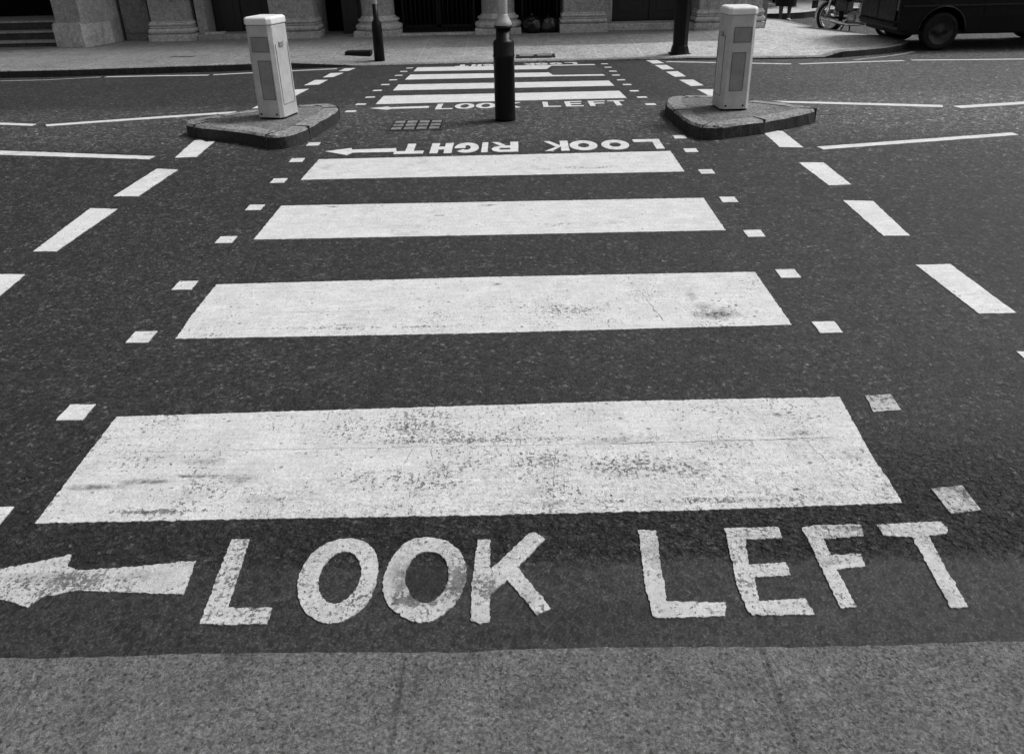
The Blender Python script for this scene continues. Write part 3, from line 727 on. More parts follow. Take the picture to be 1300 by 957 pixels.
# ------------------------------------------------------------------ traffic islands
def island(px, lab, seed):
    pts = wpts(px, .115)
    pts = smooth_outline(pts, 2)
    cx = sum(p[0] for p in pts)/len(pts); cy = sum(p[1] for p in pts)/len(pts)
    root = thing('traffic_island', lab, 'traffic island', (cx, cy, g(cy)), group='kerbed refuge islands')
    loc = [(x-cx, y-cy) for x, y in pts]
    gz = lambda y: g(y+cy)-g(cy)
    # kerb ring and concrete top
    def shrink(l, d):
        r = []; n = len(l)
        for i in range(n):
            a = Vector(l[i-1]); b = Vector(l[(i+1) % n]); t_ = (b-a).normalized(); nr = Vector((-t_.y, t_.x))
            if nr.dot(Vector(l[i])) > 0: nr = -nr
            r.append((l[i][0]+nr.x*d, l[i][1]+nr.y*d))
        return r
    bm = bmesh.new()
    lv = [(shrink(loc, -.012), -.03), (shrink(loc, -.006), .095), (shrink(loc, .010), .113), (shrink(loc, .13), .115)]
    rings = [[bm.verts.new((x+random.uniform(-.006, .006), y+random.uniform(-.006, .006), gz(y)+z+random.uniform(-.003, .003))) for x, y in l] for l, z in lv]
    for i in range(3):
        for k in range(len(loc)):
            k2 = (k+1) % len(loc)
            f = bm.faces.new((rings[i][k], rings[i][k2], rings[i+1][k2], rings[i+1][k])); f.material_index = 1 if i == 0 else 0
    nl = len(loc); o_, i_ = shrink(loc, -.0145), shrink(loc, .132)
    for k in range(3+seed, nl, nl//6):
        a, b2 = Vector(o_[k]), Vector(i_[k]); d = (b2-a).normalized(); nn = Vector((-d.y, d.x))*.004
        top_ = [a+nn, b2+nn, b2-nn, a-nn]
        vt = [bm.verts.new((p.x, p.y, gz(p.y)+.1185)) for p in top_]; vb = [bm.verts.new((p.x, p.y, gz(p.y)+.0)) for p in top_]
        for q in ((vt[0], vt[1], vt[2], vt[3]), (vt[0], vb[0], vb[1], vt[1]), (vt[3], vt[2], vb[2], vb[3]), (vt[0], vt[3], vb[3], vb[0])):
            f = bm.faces.new(q); f.material_index = 2
    link('kerb_ring', bm, [KERB, KERB_DARK, STONED], root)
    bm = bmesh.new()
    top = shrink(loc, .129)
    vs = [bm.verts.new((x, y, gz(y)+.111)) for x, y in top]; c0 = bm.verts.new((0, 0, .112+gz(0)))
    for k in range(len(vs)): bm.faces.new((vs[k], vs[(k+1) % len(vs)], c0))
    link('concrete_top', bm, ISLTOP, root)
    return root
ISL_L = [(236, 152.5), (262, 148), (300, 142), (340, 137), (384, 133), (415, 131), (429, 134), (427, 140), (408, 150.5), (388, 162), (368, 170), (345, 172.5), (327, 168.5), (290, 163), (237, 158)]
ISL_R = [(846, 126.5), (852, 122.5), (872, 120.5), (905, 121), (950, 126.5), (990, 130), (1034, 136), (1035.5, 139.5), (1010, 145), (975, 151.5), (937, 156.5), (905, 160.5), (886, 158.5), (870, 151), (858, 141), (847, 131)]
island(ISL_L, 'kerbed concrete island under the left bollard with a pointed tip', 1)
island(ISL_R, 'kerbed concrete island under the right bollard with a pointed tip', 2)

# ------------------------------------------------------------------ guard bollards
def guard_bollard(x, y, rz, lab, side):
    z0 = g(y)+.111
    r = thing('guard_bollard', lab, 'bollard', (x, y, z0), rz, 'lit guard bollards on the islands')
    Wd, D, H = .124, .152, .775
    def octa(w, d, c): return [(-w+c, -d), (w-c, -d), (w, -d+c), (w, d-c), (w-c, d), (-w+c, d), (-w, d-c), (-w, -d+c)]
    def loft(levels, seg_mi=0):
        bm = bmesh.new()
        R = [[bm.verts.new((px, py, z)) for px, py in octa(w, d, c)] for (w, d, c, z) in levels]
        for i in range(len(R)-1):
            for k in range(8): bm.faces.new((R[i][k], R[i][(k+1) % 8], R[i+1][(k+1) % 8], R[i+1][k]))
        bm.faces.new(R[0]); bm.faces.new(R[-1])
        return bm
    bm = loft([(Wd+.002, D+.002, .03, .018), (Wd, D, .028, .06), (Wd-.004, D-.004, .028, H-.012), (Wd-.008, D-.008, .028, H)])
    link('body', bm, BOLL, r)
    bm = loft([(Wd-.006, D-.006, .03, 0), (Wd-.006, D-.006, .03, .0175)])
    link('base_plate', bm, BLACK, r)
    bm = loft([(Wd+.000, D+.000, .03, H+.004), (Wd+.003, D+.003, .03, H+.009), (Wd+.003, D+.003, .03, H+.047), (Wd-.004, D-.004, .028, H+.058), (Wd-.014, D-.014, .024, H+.064)])
    bmesh.ops.bevel(bm, geom=[e for e in bm.edges], offset=.003, segments=2, affect='EDGES')
    link('cap', bm, BOLLCAP, r, False)
    bm = loft([(Wd-.0075, D-.0075, .03, H+.0002), (Wd-.0075, D-.0075, .03, H+.0038)]); link('cap_seam', bm, RIMD, r)
    # window panels, recessed frame lines
    pan = [(-.070, .085, .565, .68, 'upper'), (-.035, .080, .17, .49, 'lower')]
    if side > 0: pan = [(-.062, .080, .565, .68, 'upper'), (-.062, .050, .17, .48, 'lower')]
    for x0, x1, za, zb, nm in pan:
        yf = -D+.003
        bm = bmesh.new(); box(bm, x0, x1, yf-.004, yf+.01, za, zb, .002)
        p = link('window_panel', bm, BOLLP, r)
        bm = bmesh.new(); t_ = .003
        for (a0, a1, b0, b1) in ((x0-t_, x1+t_, za-t_, za), (x0-t_, x1+t_, zb, zb+t_), (x0-t_, x0, za, zb), (x1, x1+t_, za, zb)):
            box(bm, a0, a1, yf-.0055, yf+.008, b0, b1)
        link('window_gasket', bm, RIMD, p)
    # side service door seam and latch
    sx = (Wd-.001)*(-side)
    bm = bmesh.new()
    for (ya, yb, za, zb) in ((-D+.05, -D+.053, .12, .62), (D-.053, D-.05, .12, .62), (-D+.05, D-.05, .12, .123)):
        box(bm, min(sx, sx-side*.003), max(sx, sx-side*.003), ya, yb, za, zb)
    link('service_seam', bm, RIMD, r)
    bm = bmesh.new(); box(bm, min(sx, sx-side*.008), max(sx, sx-side*.008), -.045, .03, .60, .615, .002); box(bm, min(sx, sx-side*.008), max(sx, sx-side*.008), -.045, .03, .622, .635, .002)
    link('latch', bm, BOLLP, r)
    for bx in (-.08, .07):
        bm = bmesh.new(); lathe(bm, [(0, .006), (.008, .005), (.009, 0)], 8, Matrix.Translation((bx, -D-.0015, .045)) @ Matrix.Rotation(rad(90), 4, 'X'))
        link('bolt', bm, BLACK, r)
    return r
guard_bollard(-2.125, 7.31, rad(-14), 'square guard bollard with white cap, bright flank on its right, left island', -1)
guard_bollard(1.905, 7.26, rad(2), 'square guard bollard with white cap, grey flank on its left, right island', 1)

# ------------------------------------------------------------------ beacon posts
def beacon(name, x, y, z0, lab, sc, grp, big=True):
    r = thing(name, lab, 'beacon post', (x, y, z0), 0, grp)
    bm = bmesh.new()
    if big:
        lathe(bm, [(0, 0), (.094, 0), (.094, .02), (.0935, .55), (.0970, .555), (.0970, .575), (.0935, .58), (.093, .675), (.086, .695), (.066, .702), (.065, .79), (0, .79)], 36)
        link('base_sleeve', bm, BLACK, r)
        bm = bmesh.new(); lathe(bm, [(.076, .818), (.078, .828), (.070, .848), (.066, .856), (.050, .885), (.046, .897), (.044, .907), (.0, .907)], 32)
        link('collar', bm, [POLEG], r)
        bm = bmesh.new(); lathe(bm, [(.066, .7905), (.078, .792), (.079, .817), (0, .817)], 32); link('collar_ring', bm, BLACK, r)
        z = .907
        bm = bmesh.new(); lathe(bm, [(.041, z), (.041, 1.35)], 28); link('pole_band', bm, POLEG, r)
        z = 1.35
        for i in range(3):
            bm = bmesh.new(); lathe(bm, [(.041, z), (.041, z+.3)], 28); link('pole_band', bm, BLACK if i % 2 == 0 else POLEG, r); z += .3
    else:
        lathe(bm, [(0, 0), (.085, 0), (.078, .55), (.075, .56), (.07, .59), (.042, .635), (.042, .86), (0, .86)], 24)
        link('base_sleeve', bm, BLACK, r)
        z = .86
        for i in range(5):
            bm = bmesh.new(); lathe(bm, [(.041, z), (.041, z+.3)], 20); link('pole_band', bm, POLEG if i % 2 == 0 else BLACK, r); z += .3
    bm = bmesh.new(); lathe(bm, [(0.041, z), (.06, z+.01), (.11, z+.05), (.15, z+.14), (.14, z+.23), (.08, z+.30), (0, z+.32)], 24)
    link('globe', bm, LAMPG, r)
beacon('beacon_post', -.092, 7.49, g(7.49), 'black sleeved beacon post standing in the middle of the crossing', 1, 'beacon posts')
beacon('beacon_post', -2.16, 13.45, ktop(-2.16, 13.3)-.0, 'slender black and white beacon post on the far pavement before a column', 1, 'beacon posts', False)

# black street column at the far kerb
r = thing('street_column', 'tall thick black lamp column on the far pavement left of the right bollard', 'lamp column', (2.64, 13.42, ktop(2.6, 13.2)-.004))
bm = bmesh.new(); lathe(bm, [(0, 0), (.165, 0), (.165, .02), (.15, .05), (.128, .14), (.12, .15), (.12, .9), (.105, 1.1), (.09, 1.2), (.07, 4.5), (0, 4.5)], 8, Matrix.Rotation(rad(22.5), 4, 'Z'), smooth=False)
link('shaft', bm, BLACK, r)
bm = bmesh.new(); box(bm, -.165, .165, -.165, .165, -.01, .03, .006); link('base_plate', bm, BLACK, r)

# ------------------------------------------------------------------ iron covers
def cover(name, px, lab, mat, pat=(4, 3), h=.006, zf=None, grp=None):
    q = [W(*p) if zf is None else None for p in px]
    x0 = sum(p[0] for p in (q[0], q[3]))/2; x1 = (q[1][0]+q[2][0])/2; y0 = (q[0][1]+q[1][1])/2; y1 = (q[2][1]+q[3][1])/2
    return x0, x1, y0, y1
def grate(x0, x1, y0, y1, zfun, nx, ny, lab, m1, m2, name='drain_cover'):
    cx, cy = (x0+x1)/2, (y0+y1)/2
    r = thing(name, lab, 'metal cover', (cx, cy, zfun(cy)))
    hx, hy = (x1-x0)/2, (y1-y0)/2
    bm = bmesh.new(); t_ = .022
    for (a0, a1, b0, b1) in ((-hx, hx, -hy, -hy+t_), (-hx, hx, hy-t_, hy), (-hx, -hx+t_, -hy+t_, hy-t_), (hx-t_, hx, -hy+t_, hy-t_)): box(bm, a0, a1, b0, b1, -.01, .007, .001, segs=1)
    link('frame', bm, m1, r)
    bm = bmesh.new(); box(bm, -hx+t_, hx-t_, -hy+t_, hy-t_, -.01, .0035)
    cw = (2*hx-2*t_)/nx; ch = (2*hy-2*t_)/ny
    link('pit', bm, BLACKM, r)
    bm = bmesh.new()
    for i in range(nx):
        for j in range(ny):
            box(bm, -hx+t_+cw*i+cw*.1, -hx+t_+cw*(i+1)-cw*.1, -hy+t_+ch*j+ch*.16, -hy+t_+ch*(j+1)-ch*.16, .003, .0085, .0015, segs=1)
    link('lid_pattern', bm, m2, r)
    return r
xg0 = W(491, 166)[0]; xg1 = W(562, 164)[0]; yg0 = W(525, 166.3)[1]; yg1 = W(530, 153.5)[1]
grate(xg0, xg1, yg0, yg1, g, 4, 3, 'worn rectangular iron drain cover left of the black post', IRONG, IRONL)
pzz = lambda y: ktop(0, 13.3)-.002 + (pz(15.2)-ktop(0, 13.3)+.002)*max(0, (y-13.3)/(15.2-13.3))
grate(.03, .66, 13.42, 13.95, pzz, 2, 1, 'rectangular access cover in the far pavement behind the black post', IRONG, IRONL, 'pavement_cover')
r = thing('black_box_cover', 'black low slab lying on the far pavement beside the slender post', 'cover', (-2.56, 13.92, pzz(13.92)))
bm = bmesh.new(); box(bm, -.22, .20, -.11, .11, -.02, .08, .006); link('slab', bm, BLACKM, r)
o = r
grate(-5.6, -5.2, 13.6, 13.72, lambda y: ktop(-5.3, 12.6)-.002, 3, 1, 'narrow dark slot cover in the left far pavement', IRONG, IRONG, 'slot_cover')

# ------------------------------------------------------------------ stone building
B = thing('stone_building', 'dark classical stone building with columns and gates along the far pavement', 'building', (0, 15.9, 0))
def bpart(name, mat, fn, smooth=False, parent=None):
    bm = bmesh.new(); fn(bm)
    for v in bm.verts: v.co.y -= 15.9
    return link(name, bm, mat, parent or B, smooth)
Z0 = -.15
HT = 5.6
def bx(*a, **k): return lambda bm: box(bm, *a, **k)
# back wall pieces
bpart('wall', STONE2, lambda bm: (box(bm, -7.36, -6.86, 16.12, 16.9, Z0, HT), box(bm, -7.7, -7.36, 16.9, 17.2, Z0, HT)))
bpart('wall', STONE2, lambda bm: (box(bm, -30, 4.82, 17.25, 17.6, Z0+2.9, HT), box(bm, -7.5, 4.82, 16.0, 17.25, 2.9, HT), box(bm, 4.5, 4.95, 16.75, 26, Z0, HT), box(bm, -14, 4.5, 18.8, 19.0, Z0, HT)))
bpart('wall', STONE2, lambda bm: (box(bm, -30, -12, 15.5, 19, Z0, 10), box(bm, -12, -7.5, 15.6, 19, 3.2, 10)))  # taller left block, unseen, added to shade the left pavement
bpart('roof', STONED, bx(-30, 4.95, 17.6, 26, HT-.3, HT-.05))
# dark linings behind openings
bpart('interior', VOIDM, bx(-12, -7.7, 17.3, 17.4, Z0, 3.2))
bpart('interior', VOIDM, bx(-3.75, 1.0, 17.1, 17.2, Z0, 2.9))
# entrance steps
for yf, zt in ((15.47, .115), (15.77, .26), (16.07, .415)):
    bpart('step', [STONE, STONED], (lambda yf, zt: (lambda bm: (box(bm, -12, -8.28, yf, 17.3, zt-.03, zt, .006), box(bm, -12, -8.28, yf+.02, yf+.3, Z0 if zt < .2 else zt-.17, zt-.03, mi=1))))(yf, zt))
# splayed pier
def pier(bm):
    prism(bm, [(-8.26, 15.42), (-7.72, 15.26), (-7.44, 16.15), (-7.44, 17.2), (-8.26, 17.2)], HT, Z0)
def pierbase(bm):
    prism(bm, [(-8.32, 15.37), (-7.72, 15.20), (-7.50, 15.9), (-7.72, 15.9), (-8.32, 15.9)], .40, Z0)
    prism(bm, [(-8.30, 15.385), (-7.74, 15.225), (-7.60, 15.7), (-8.30, 15.7)], .43, .40)
bpart('pier', STONE, pier); bpart('pier_base', STONEL, pierbase)
def sq_mould(bm, x0, x1, yf, levels, yb=16.6):
    for (za, zb, out, bev) in levels: box(bm, x0-out, x1+out, yf-out, yb, za, zb, bev)
LV = [(Z0, .135, .075, .004), (.150, .235, .07, .035), (.250, .275, .035, .004), (.285, .335, .045, .018), (.337, .36, .02, .004)]
def pilaster(x0, x1, yf, yb=17.3, lv=LV):
    p = bpart('pilaster', STONE, bx(x0, x1, yf, yb, Z0, HT-.01, .01))
    def f(bm):
        for (za, zb, out, bev) in lv: box(bm, x0-out, x1+out, yf-out, yf+.45, za, zb, bev)
        box(bm, x0-.012, x1+.012, yf-.012, yf+.4, Z0, .3365)
    b = bmesh.new(); f(b)
    for v in b.verts: v.co.y -= 15.9
    link('base_moulding', b, STONEL, p)
pilaster(-6.78, -6.08, 15.98)
bpart('wall', STONE, bx(-6.0, -5.82, 16.2, 17.2, Z0, HT-.02, .01))
bpart('band_moulding', STONED, bx(-6.84, -6.02, 15.92, 16.3, .78, .84, .01))
# first door
def door(x0, x1, y, leaves, zb=.08, top=2.5):
    d = bpart('door', DOORM, lambda bm: (box(bm, x0, x1, y+.03, y+.1, Z0, 2.9)))
    wd = (x1-x0)/leaves
    for i in range(leaves):
        a = x0+wd*i
        b = bmesh.new()
        box(b, a+.015, a+wd-.015, y-15.9, y+.028-15.9, zb, top, .004)
        box(b, a+.14, a+wd-.14, y-.012-15.9, y-.001-15.9, zb+.16, 1.1, .004)
        box(b, a+.14, a+wd-.14, y-.012-15.9, y-.001-15.9, 1.25, top-.15, .004)
        lf = link('door_leaf', b, DOORM, d)
    return d
door(-5.81, -4.72, 16.62, 2)
bpart('doorstep', STONE, lambda bm: box(bm, -5.98, -4.55, 16.05, 16.75, Z0, .10, .006))
bpart('scraper_block', STONEL, bx(-5.85, -5.5, 16.08, 16.28, .101, .14, .01))
pilaster(-4.55, -3.72, 15.98)
# dark panelled recess between
bpart('door', DOORM, lambda bm: (box(bm, -3.3, -2.9, 16.55, 16.65, Z0, 2.9), box(bm, -3.2, -2.98, 16.52, 16.548, .2, 1.3, .004)))
# round columns
def column(x, y, rr=.31):
    p = bpart('column', STONE, lambda bm: lathe(bm, [(rr, .30), (rr, 2.5), (rr+.05, 2.6), (rr+.08, 2.9), (0, 2.9)], 40, Matrix.Translation((x, y, 0))), False)
    b = bmesh.new(); yy = y-15.9
    lathe(b, [(0, .12), (rr+.10, .12), (rr+.125, .14), (rr+.135, .17), (rr+.125, .205), (rr+.10, .225), (rr+.06, .23), (rr+.055, .25), (rr+.045, .265), (rr+.07, .27), (rr+.085, .29), (rr+.07, .315), (rr+.03, .32), (rr+.02, .345), (rr, .37), (rr-.02, .37)], 40, Matrix.Translation((x, yy, 0)))
    q = link('column_base', b, STONEL, p)
    b = bmesh.new(); box(b, x-.43, x+.43, yy-.42, yy+.43, Z0, .118, .006); link('plinth', b, STONEL, p)
column(-2.56, 16.27); column(-.29, 16.25)
# railing gates
def gate(x0, x1, y, lab=None):
    p = bpart('gate', BLACK, lambda bm: (box(bm, x0, x1, y-.02, y+.02, .12, .17), box(bm, x0, x1, y-.02, y+.02, .62, .65), box(bm, x0, x1, y-.02, y+.02, 2.2, 2.25), box(bm, x0, x0+.04, y-.02, y+.02, .04, 2.4), box(bm, x1-.04, x1, y-.02, y+.02, .04, 2.4)))
    b = bmesh.new(); k = int((x1-x0)/.085)
    for i in range(1, k):
        xx = x0+(x1-x0)*i/k
        tube(b, [(xx, y-15.9, .05), (xx, y-15.9, 2.3)], .011, 6)
        tube(b, [(xx, y-15.9, 2.3), (xx, y-15.9, 2.42)], [.016, .001], 6)
    link('railing_bars', b, RIM, p)
gate(-2.12, -1.43, 16.35); gate(-1.42, -.73, 16.35); gate(.15, .85, 16.35)
bpart('threshold', STONEL, bx(-2.13, -.73, 15.93, 16.15, Z0, .05, .005))
bpart('threshold', STONED, bx(-2.13, -.73, 16.15, 17.1, Z0, .045))
bpart('threshold', STONED, bx(.15, .86, 16.1, 17.1, Z0, .05))
pilaster(.93, 1.68, 15.92, lv=[(Z0, .17, .07, .004), (.185, .25, .065, .03), (.262, .285, .03, .004), (.295, .335, .04, .016), (.337, .365, .015, .004)])
bpart('wall', STONE, bx(1.69, 1.86, 16.2, 17.2, Z0, HT-.02, .01))
door(1.86, 3.36, 16.62, 2, .15)
bpart('doorstep', STONEL, lambda bm: (box(bm, 1.70, 3.42, 16.1, 16.75, Z0, .13, .008)))
pilaster(3.45, 4.62, 15.98, lv=[(Z0, .13, .075, .004), (.150, .235, .07, .035), (.250, .275, .035, .004), (.285, .335, .045, .018), (.337, .36, .02, .004)])

# rubbish bags before the narrow gate
def bag(x, y, z, s, seed, lab):
    random.seed(seed)
    r = thing('rubbish_bag', lab, 'rubbish bag', (x, y, z), seed*.7, 'black rubbish bags at the gate')
    b = bmesh.new(); bmesh.ops.create_icosphere(b, subdivisions=4, radius=1)
    from mathutils import noise
    for v in b.verts:
        n_ = noise.noise(v.co*2.1+Vector((seed, 0, 0)))*.16 + noise.noise(v.co*6+Vector((seed, 3, 0)))*.07
        p = v.co*(1+n_); p.z = max(p.z, -.62); v.co = Vector((p.x*s*.95, p.y*s*.8, (p.z+.62)*s*.8))
    for f in b.faces: f.smooth = True
    link('sack', b, BAGM, r)
    b = bmesh.new(); tube(b, [(0, 0, s*1.22), (.01, 0, s*1.32), (.03, .01, s*1.45)], [s*.16, s*.05, s*.16], 10); link('knot', b, BAGM, r)
bag(.36, 16.02, .03, .22, 3, 'black rubbish bag beside the round column plinth')
bag(.66, 16.04, .03, .20, 5, 'black rubbish bag beside the square pilaster')

# opposite building in the side street
B2 = thing('corner_building', 'building with pale pilasters behind the motorcycle across the side street', 'building', (8, 22.6, 0))
def b2part(name, mat, fn, parent=None):
    bm = bmesh.new(); fn(bm)
    for v in bm.verts: v.co -= Vector((8, 22.6, 0))
    return link(name, bm, mat, parent or B2)
b2part('wall', STONED, lambda bm: box(bm, 3.5, 20, 22.75, 30, -.1, 7))
for x0, x1 in ((6.82, 7.55), (9.3, 10.0), (11.8, 12.5), (14.3, 15.0)):
    b2part('pilaster', STONE, lambda bm: box(bm, x0, x1, 22.25, 22.75, -.1, 7, .01))
for x0, x1 in ((7.9, 9.0), (10.3, 11.5)):
    w_ = b2part('window', BLACKM, lambda bm: box(bm, x0, x1, 22.6, 22.8, .8, 2.6, .01))
    b2part('pane', GLASSM, lambda bm: box(bm, x0+.06, x1-.06, 22.59, 22.6, .86, 2.54), None).parent = w_
bm = bmesh.new(); lathe(bm, [(0, 0), (.055, 0), (.05, .03), (.045, 1.0), (.055, 1.01), (.05, 1.06), (0, 1.08)], 14)
o = link('street_post', bm, BLACK); o.location = (6.62, 21.9, ZLOW+.13); tag(o, 'thin black post on the pavement behind the walking person', 'post')

# ------------------------------------------------------------------ van
def wheel(parent, x, y, z, R_, w_, side, bike=False):
    mt = Matrix.Translation((x, y, z)) @ Matrix.Rotation(rad(90), 4, 'X')
    root = bpy.data.objects.new('wheel', None); C.objects.link(root); root.parent = parent; root.empty_display_size = .1
    b = bmesh.new()
    lathe(b, [(R_*.66, -w_/2), (R_*.93, -w_/2), (R_*.985, -w_*.38), (R_, -w_*.2), (R_, w_*.2), (R_*.985, w_*.38), (R_*.93, w_/2), (R_*.66, w_/2), (R_*.66, -w_/2)], 40, mt)
    link('tyre', b, RUB, root)
    b = bmesh.new(); s = side
    lathe(b, [(0, s*w_*.30), (R_*.16, s*w_*.32), (R_*.2, s*w_*.22), (R_*.42, s*w_*.14), (R_*.5, s*w_*.30), (R_*.60, s*w_*.34), (R_*.665, s*w_*.5), (R_*.69, s*w_*.53), (R_*.69, s*w_*.45), (R_*.66, 0)], 32, mt)
    link('rim', b, RIM, root)
def make_van():
    zr = ZLOW
    r = thing('delivery_van', 'dark van parked at the corner, its rear wheel and sill in view', 'van', (6.75, 14.2, zr))
    WB = 2.22; HW = .76; R_ = .285
    def arch(cx, ra, n=14): return [(cx-ra*math.cos(math.pi*i/n), R_+ra*math.sin(math.pi*i/n)*1.0) for i in range(n+1)]
    ra = .36
    out = [(-.70, .32), (-ra-.02, .27)] + arch(0, ra) + [(ra+.03, .27), (WB-ra-.03, .27)] + arch(WB, ra) + [(WB+ra+.02, .27), (WB+.62, .30), (WB+.70, .42), (WB+.70, .70), (WB+.62, .85), (WB+.25, 1.02), (WB-.18, 1.62), (WB-.35, 1.70), (-.55, 1.72), (-.66, 1.66), (-.70, 1.0)]
    b = bmesh.new()
    F = [b.verts.new((x, -HW, z)) for x, z in out]; K = [b.verts.new((x, HW, z)) for x, z in out]
    f1 = b.faces.new(F); f2 = b.faces.new(K[::-1])
    n = len(out)
    for i in range(n): b.faces.new((F[i], K[i], K[(i+1) % n], F[(i+1) % n]))
    for v in b.verts:
        if v.co.z > .95: v.co.y *= 1-.16*(v.co.z-.95)/.8
    ed = [e for f in (f1, f2) for e in f.edges if min(v.co.z for v in e.verts) > .69]
    bmesh.ops.bevel(b, geom=ed, offset=.03, segments=3, affect='EDGES')
    bmesh.ops.triangulate(b, faces=[f for f in b.faces if len(f.verts) > 6])
    body = link('body', b, VANM, r)
    for wx_ in (0, WB):
        for s in (-1, 1):
            wheel(r, wx_, s*(HW-.09), R_, R_, .17, 1 if s < 0 else -1)
            b = bmesh.new()
            pts = arch(wx_, ra+.012, 18)
            tube(b, [(x, s*(HW+.004), z) for x, z in pts], .012, 8)
            link('arch_trim', b, VANTR, r)
    b = bmesh.new(); box(b, -.60, WB-.45, -HW+.05, HW-.05, .24, .30, .01); link('chassis', b, BLACKM, r)
    for s in (-1, 1):
        b = bmesh.new(); box(b, -.66, WB+.6, s*(HW+.002)-.008, s*(HW+.002)+.008, .655, .68, .004); link('side_moulding', b, VANTR, r)
        b = bmesh.new()
        for xx in (.62, WB-.12): box(b, xx, xx+.008, s*(HW+.001)-.003, s*(HW+.001)+.003, .30, .95)
        link('door_seam', b, BLACKM, r)
    for s in (-1, 1):
        b = bmesh.new(); box(b, -.725, -.702, min(0.01*s, s*.66), max(.01*s, s*.66), .44, 1.55, .008); d = link('rear_door', b, VANM, r)
        b = bmesh.new(); box(b, -.735, -.7255, min(.12*s, s*.58), max(.12*s, s*.58), 1.08, 1.46, .004); link('window', b, GLASSM, d)
        b = bmesh.new(); box(b, -.745, -.7255, min(.04*s, s*.09), max(.04*s, s*.09), .85, .95, .006); link('handle', b, VANTR, d)
        b = bmesh.new(); box(b, -.722, -.69, min(.67*s, s*.745), max(.67*s, s*.745), .60, .85, .008); link('tail_light', b, BIKE, r)
        b = bmesh.new(); lathe(b, [(0, .03), (.06, .025), (.085, 0)], 20, Matrix.Translation((WB+.70, s*.5, .60)) @ Matrix.Rotation(rad(90), 4, 'Y')); link('headlight', b, GLASSM, r)
        b = bmesh.new(); box(b, WB-.62, WB-.2, s*.69-.03, s*.69+.03, 1.08, 1.5, .01); link('side_window', b, GLASSM, r)
    b = bmesh.new(); box(b, -.75, -.69, -.72, .72, .36, .42, .02); link('bumper', b, BLACKM, r)
    b = bmesh.new(); box(b, WB+.68, WB+.78, -.74, .74, .36, .45, .02); link('bumper', b, VANTR, r)
    return r
make_van()

